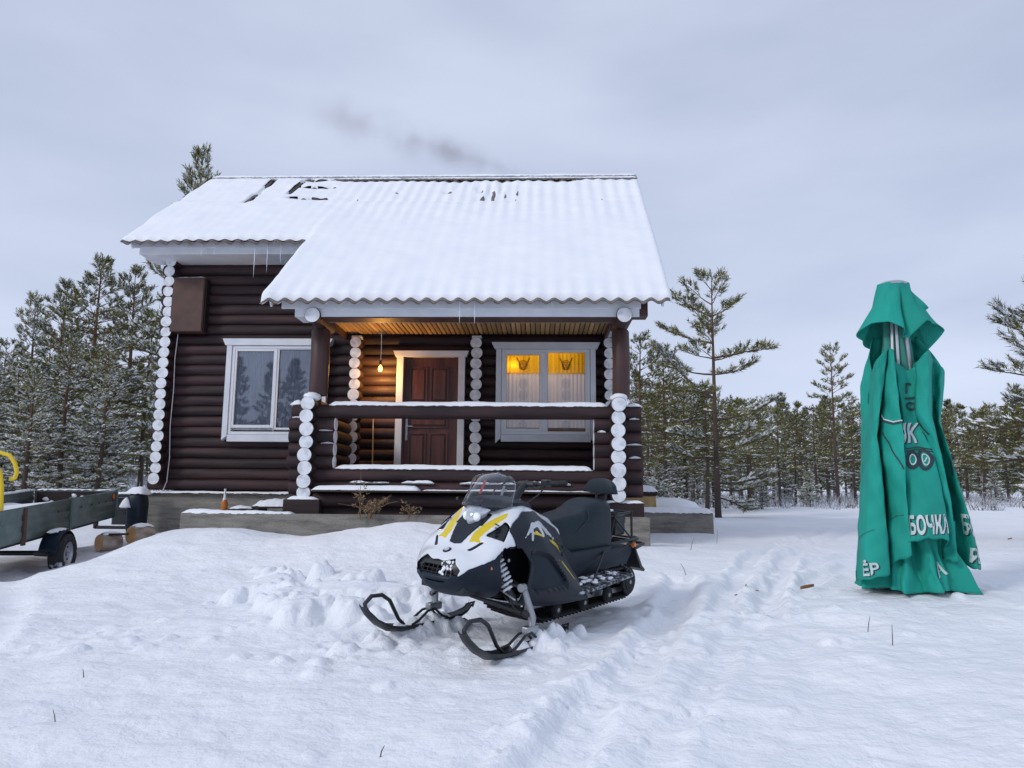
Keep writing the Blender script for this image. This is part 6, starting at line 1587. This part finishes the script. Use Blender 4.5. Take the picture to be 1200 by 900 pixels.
# left stand beside the cabin: column azimuth, distance, width scale, height scale, turn
grove(V1, [(148, 27, 1.12, 1.06, .3), (118, 29, 1.0, 1.0, 2.2), (236, 25, 1.0, 1.47, 4.0), (180, 28.5, 1.0, 1.06, 5.1)],
      ['tallest dense pine at the left corner of the cabin', 'snowy pine just left of the tallest left one', 'pine whose tip shows above the left end of the roof', 'pine partly hidden behind the left cabin corner'], None)
grove(V2, [(92, 31, 1.0, 1.06, .3), (60, 24, .85, .66, 1.2), (128, 22, .9, .64, 2.6), (20, 36, 1.1, 1.05, 3.1), (47, 37, 1.05, 1.06, 4.4), (-25, 30, 1.1, .95, 5.0), (160, 21.5, .75, .60, .9), (98, 20.5, .72, .50, 1.9), (10, 24, .9, .62, 3.7), (-60, 27, 1.1, .9, .1)],
      ['slim pointed pine left of the tall stand', 'short snow laden pine behind the trailer', 'short snowy pine before the tallest left one', 'pine at the far left with a pale tip', 'pine second from the left edge', 'pine at the left edge behind the trailer', 'small snow laden pine by the left cabin corner', 'low snow laden pine behind the trailer tail', 'low frosted pine behind the trailer front', 'pine outside the left edge'], None)
LG = 'mid green pine in the stand left of the cabin'
grove(V3, [(px+rr, D, 1.0+.1*((k*7) % 3-1), sc_, k*1.3) for k, (px, D, sc_, rr) in enumerate([(5, 34, .95, 0), (36, 31, .85, 0), (72, 34, .92, 0), (108, 35, 1.0, 0), (140, 34, 1.0, 0), (170, 33, 1.0, 0), (-15, 40, 1.0, 0), (55, 42, 1.0, 0), (30, 46, 1.1, 0), (85, 44, 1.1, 0), (-45, 36, 1.0, 0), (200, 30, .95, 0), (120, 40, 1.15, 0), (155, 40, 1.15, 0), (65, 28, .62, 0), (22, 28, .58, 0)])], LG, 'pines left of the cabin')
# right stand
RG = 'olive green pine at the forest edge right of the cabin'
grove(V4, [(px, D, 1.0+.12*((k*5) % 3-1), sc_, k*1.7) for k, (px, D, sc_) in enumerate([(760, 33, .78), (786, 36, .95), (806, 33, .80), (848, 40, .86), (872, 38, .82), (893, 44, .86), (915, 41, .76), (938, 46, .90), (975, 44, .86), (990, 48, .90), (1012, 46, .95), (1032, 50, .9), (1060, 48, .9), (1090, 50, .92), (1110, 52, .95), (1165, 50, .85), (1185, 46, .80), (1204, 52, .95), (1230, 48, .9), (885, 50, 1.0), (905, 54, 1.05), (928, 56, 1.0), (955, 54, 1.1), (983, 58, 1.1), (1070, 58, 1.1), (1050, 62, 1.2), (1128, 60, 1.1), (1150, 62, 1.1), (1180, 58, 1.0), (1215, 60, 1.1), (820, 48, 1.0), (775, 46, 1.05), (750, 40, 1.0), (835, 54, 1.15), (860, 56, 1.1), (1100, 64, 1.2)])], RG, 'pines at the forest edge right of the cabin')
grove(V3, [(958, 41, 1.0, 1.16, 1.0), (1141, 50, 1.0, 1.06, 3.0), (1122, 52, .95, 1.05, 4.1), (776, 29, 1.0, .86, 2.0), (752, 27, 1.0, .86, .2), (800, 31, .95, .72, 5.2), (822, 30, .9, .62, 3.3), (868, 33, .9, .55, 1.1), (1245, 40, 1.1, 1.0, .5)],
      ['slim pine rising above the forest edge left of the parasol', 'tallest pine above the forest right of the parasol', 'second tall pine right of the parasol', 'bushy pine close behind the right end of the cabin', 'pine half hidden by the right cabin corner', 'shorter pine between cabin and the lone tall pine', 'short pine beside the trunk of the lone tall pine', 'low pine right of the lone tall pine', 'pine outside the right edge'], None)
SG = 'young snow covered pine under the forest edge'
grove(V5, [(px, D, s_, s_, k*2.1) for k, (px, D, s_) in enumerate([(768, 26, .55), (790, 31, .8), (812, 36, .8), (880, 34, .5), (905, 40, .7), (930, 38, .55), (1000, 42, .55), (1100, 44, .6), (1130, 48, .7), (1160, 46, .6), (1190, 44, .65), (740, 24, .6), (-20, 22, 1.0), (35, 26, 1.0), (80, 25, .9), (112, 24, 1.0), (150, 24, .95), (168, 25, .9), (10, 30, 1.1), (60, 32, 1.1)])], SG, 'young snowy pines under the trees')
V7 = pine_meshes(67, 6.8, 1.9, 1.5, 1.0, .15, .036, .45, 1.0, .46, None, .9, .9, False, .30, (4, 4, 5), .2, .75)
grove(V7, [(px, D, 1.0+.12*((k*5) % 3-1), sc_, k*2.3+.5) for k, (px, D, sc_) in enumerate([(745, 34, .9), (770, 39, .92), (796, 42, .95), (830, 36, .7), (858, 45, .9), (880, 46, .86), (900, 39, .72), (922, 50, .95), (948, 48, .9), (966, 53, .98), (996, 53, 1.0), (1022, 55, 1.0), (1044, 56, 1.0), (1076, 54, .98), (1095, 57, 1.0), (1135, 46, .72), (1155, 55, .98), (1172, 47, .74), (1195, 56, 1.0), (1222, 46, .9)])], 'short bushy pine in the mixed forest edge right of the cabin', 'bushy pines at the forest edge')
DG = 'dark spruce like tree in the far background row'
grove(V6, [(px, D, 1.0+.1*(k % 3), sc_, k*1.1) for k, (px, D, sc_) in enumerate([(745+13*j+5*math.sin(j*2.7), 70+9*math.sin(j*1.9), 1.0+.12*math.sin(j*3.3)) for j in range(42)] + [(-60+14*j, 58+6*math.sin(j*1.7), 1.0+.12*math.sin(j*2.9)) for j in range(20)])], DG, 'dark trees in the far background row')
# pines behind the viewer, mirrored in the left window
for k, (x, y, s_) in enumerate(((-13.5, -9, 1.0), (-16.5, -12, 1.1), (-19, -9, 1.0), (-15, -17, 1.2), (-20.5, -15, 1.15), (-11.5, -14, .95))):
    replant(MIRROR, x, y, ['pine mirrored in the left pane of the left window', 'taller pine mirrored in the left window', 'pine mirrored low in the left window', 'far pine mirrored in the right pane of the left window', 'broad pine mirrored in the left window', 'slim pine mirrored in the right pane of the left window'][k], k*1.4, s_)
# far forest beyond: one mass
q9 = np.random.RandomState(5); FV, FF = [], []
for k in range(420):
    az = q9.uniform(-1.15, 1.0); D = q9.uniform(84, 150); x, y = D*math.sin(az), D*math.cos(az); z0 = gz(x, y, False) if False else 1.15; H_ = q9.uniform(6.0, 9.5)*(1+(D-84)/300); rb_ = q9.uniform(1.1, 1.9)
    for j in range(150):
        t = q9.rand()**.8; a = q9.uniform(0, 6.28); r_ = rb_*(1-t)**.8*q9.uniform(.2, 1); c = np.array([x+r_*math.cos(a), y+r_*math.sin(a), z0+.6+(H_-.6)*t]); d = q9.normal(0, 1, (3, 3))*[.34, .34, .20]
        b0 = len(FV); FV.extend((c+d).tolist()); FF.append((b0, b0+1, b0+2))
fo = bpy.data.objects.new('distant_forest', np_mesh('distant_forest', np.array(FV), np.array(FF), M['needles_d'], False)); col.objects.link(fo); tag(fo, 'dark far forest closing the horizon', 'forest', kind='stuff')
# frosted brushwood under the trees
BV, BF = [], []
for k in range(1700):
    side = q9.rand() < .42; az = q9.uniform(-.74, -.42) if side else q9.uniform(.12, .68); D = q9.uniform(27, 60) if side else q9.uniform(34, 66); x, y = D*math.tan(az), D
    b_ = np.array([x, y, 0.]); h_ = q9.uniform(.25, 1.1)
    for j in range(7):
        d = np.array([q9.normal(0, .35), q9.normal(0, .35), q9.uniform(.3, 1)])*h_; p = b_+[q9.normal(0, .15), q9.normal(0, .15), 0]; w = np.array([.022, 0, 0])
        b0 = len(BV); BV.extend([(p-w).tolist(), (p+w).tolist(), (p+d).tolist()]); BF.append((b0, b0+1, b0+2))
BV = np.array(BV); BV[:, 2] += ground(BV[:, 0], BV[:, 1], False)-.05
M['rime'] = mat('rimed_brush', (.11, .09, .085), (.62, .65, .70), scale=1.5, rough=.8, lo=.42, hi=.58)
bo = bpy.data.objects.new('brushwood', np_mesh('brushwood', BV, np.array(BF), M['rime'], False)); col.objects.link(bo); tag(bo, 'rimed brushwood under the forest edge', 'brushwood', kind='stuff')

# ================================================================== smoke drifting from the flue behind the ridge
def smoke_mat():
    m = bpy.data.materials.new('smoke'); m.use_nodes = True; t = m.node_tree; t.nodes.clear(); n = t.nodes.new; l = t.links.new
    o = n('ShaderNodeOutputMaterial'); pv = n('ShaderNodeVolumePrincipled'); pv.inputs['Color'].default_value = (.42, .33, .34, 1); pv.inputs['Anisotropy'].default_value = .2
    tcn = n('ShaderNodeTexCoord'); sp = n('ShaderNodeSeparateXYZ'); l(tcn.outputs['Object'], sp.inputs[0])
    def ma(op, a, b=None, c=None):
        q = n('ShaderNodeMath'); q.operation = op
        for i, v in enumerate((a, b, c)):
            if v is None: continue
            if isinstance(v, (int, float)): q.inputs[i].default_value = v
            else: l(v, q.inputs[i])
        return q.outputs[0]
    X, Y_, Z_ = sp.outputs
    # plume rises and drifts to the left: centre line z = f(x)
    nz = n('ShaderNodeTexNoise'); nz.inputs['Scale'].default_value = 1.05; nz.inputs['Detail'].default_value = 4; nz.inputs['Roughness'].default_value = .55; l(tcn.outputs['Object'], nz.inputs['Vector'])
    zc = ma('MULTIPLY', X, -.33); dz = ma('SUBTRACT', Z_, zc)
    wid = ma('MULTIPLY_ADD', ma('ABSOLUTE', X), .13, .20)
    rr = ma('DIVIDE', ma('SQRT', ma('ADD', ma('MULTIPLY', dz, dz), ma('MULTIPLY', Y_, Y_))), wid)
    edge = ma('SUBTRACT', 1.0, rr); nn = ma('MULTIPLY', ma('SUBTRACT', nz.outputs['Fac'], .50), 5.5)
    d = ma('MAXIMUM', ma('MULTIPLY', ma('ADD', edge, nn), ma('MAXIMUM', edge, 0.0)), 0.0)
    fade = ma('MAXIMUM', ma('MULTIPLY_ADD', X, .155, 1.0), 0.0)
    den = ma('MULTIPLY', ma('MULTIPLY', d, fade), 1.15)
    l(den, pv.inputs['Density']); l(pv.outputs[0], o.inputs['Volume']); return m
sm = MB(); sm.tube([(.25, 0, -.1), (-1.5, 0, .5), (-3.2, 0, 1.06), (-4.8, 0, 1.6), (-6.1, 0, 2.0)], [.30, .45, .66, .85, 1.0], 16)
so2 = sm.build('smoke', smoke_mat(), None, None, (.30, 17.4, 8.75)); tag(so2, 'thin brown smoke drifting left above the roof ridge', 'smoke', kind='stuff')
fl = MB(); fl.tube([(.35, 17.9, 7.6), (.35, 17.9, 8.60)], .09, 14); flo = fl.build('flue_pipe', M['iron'], None); flo.parent = roof
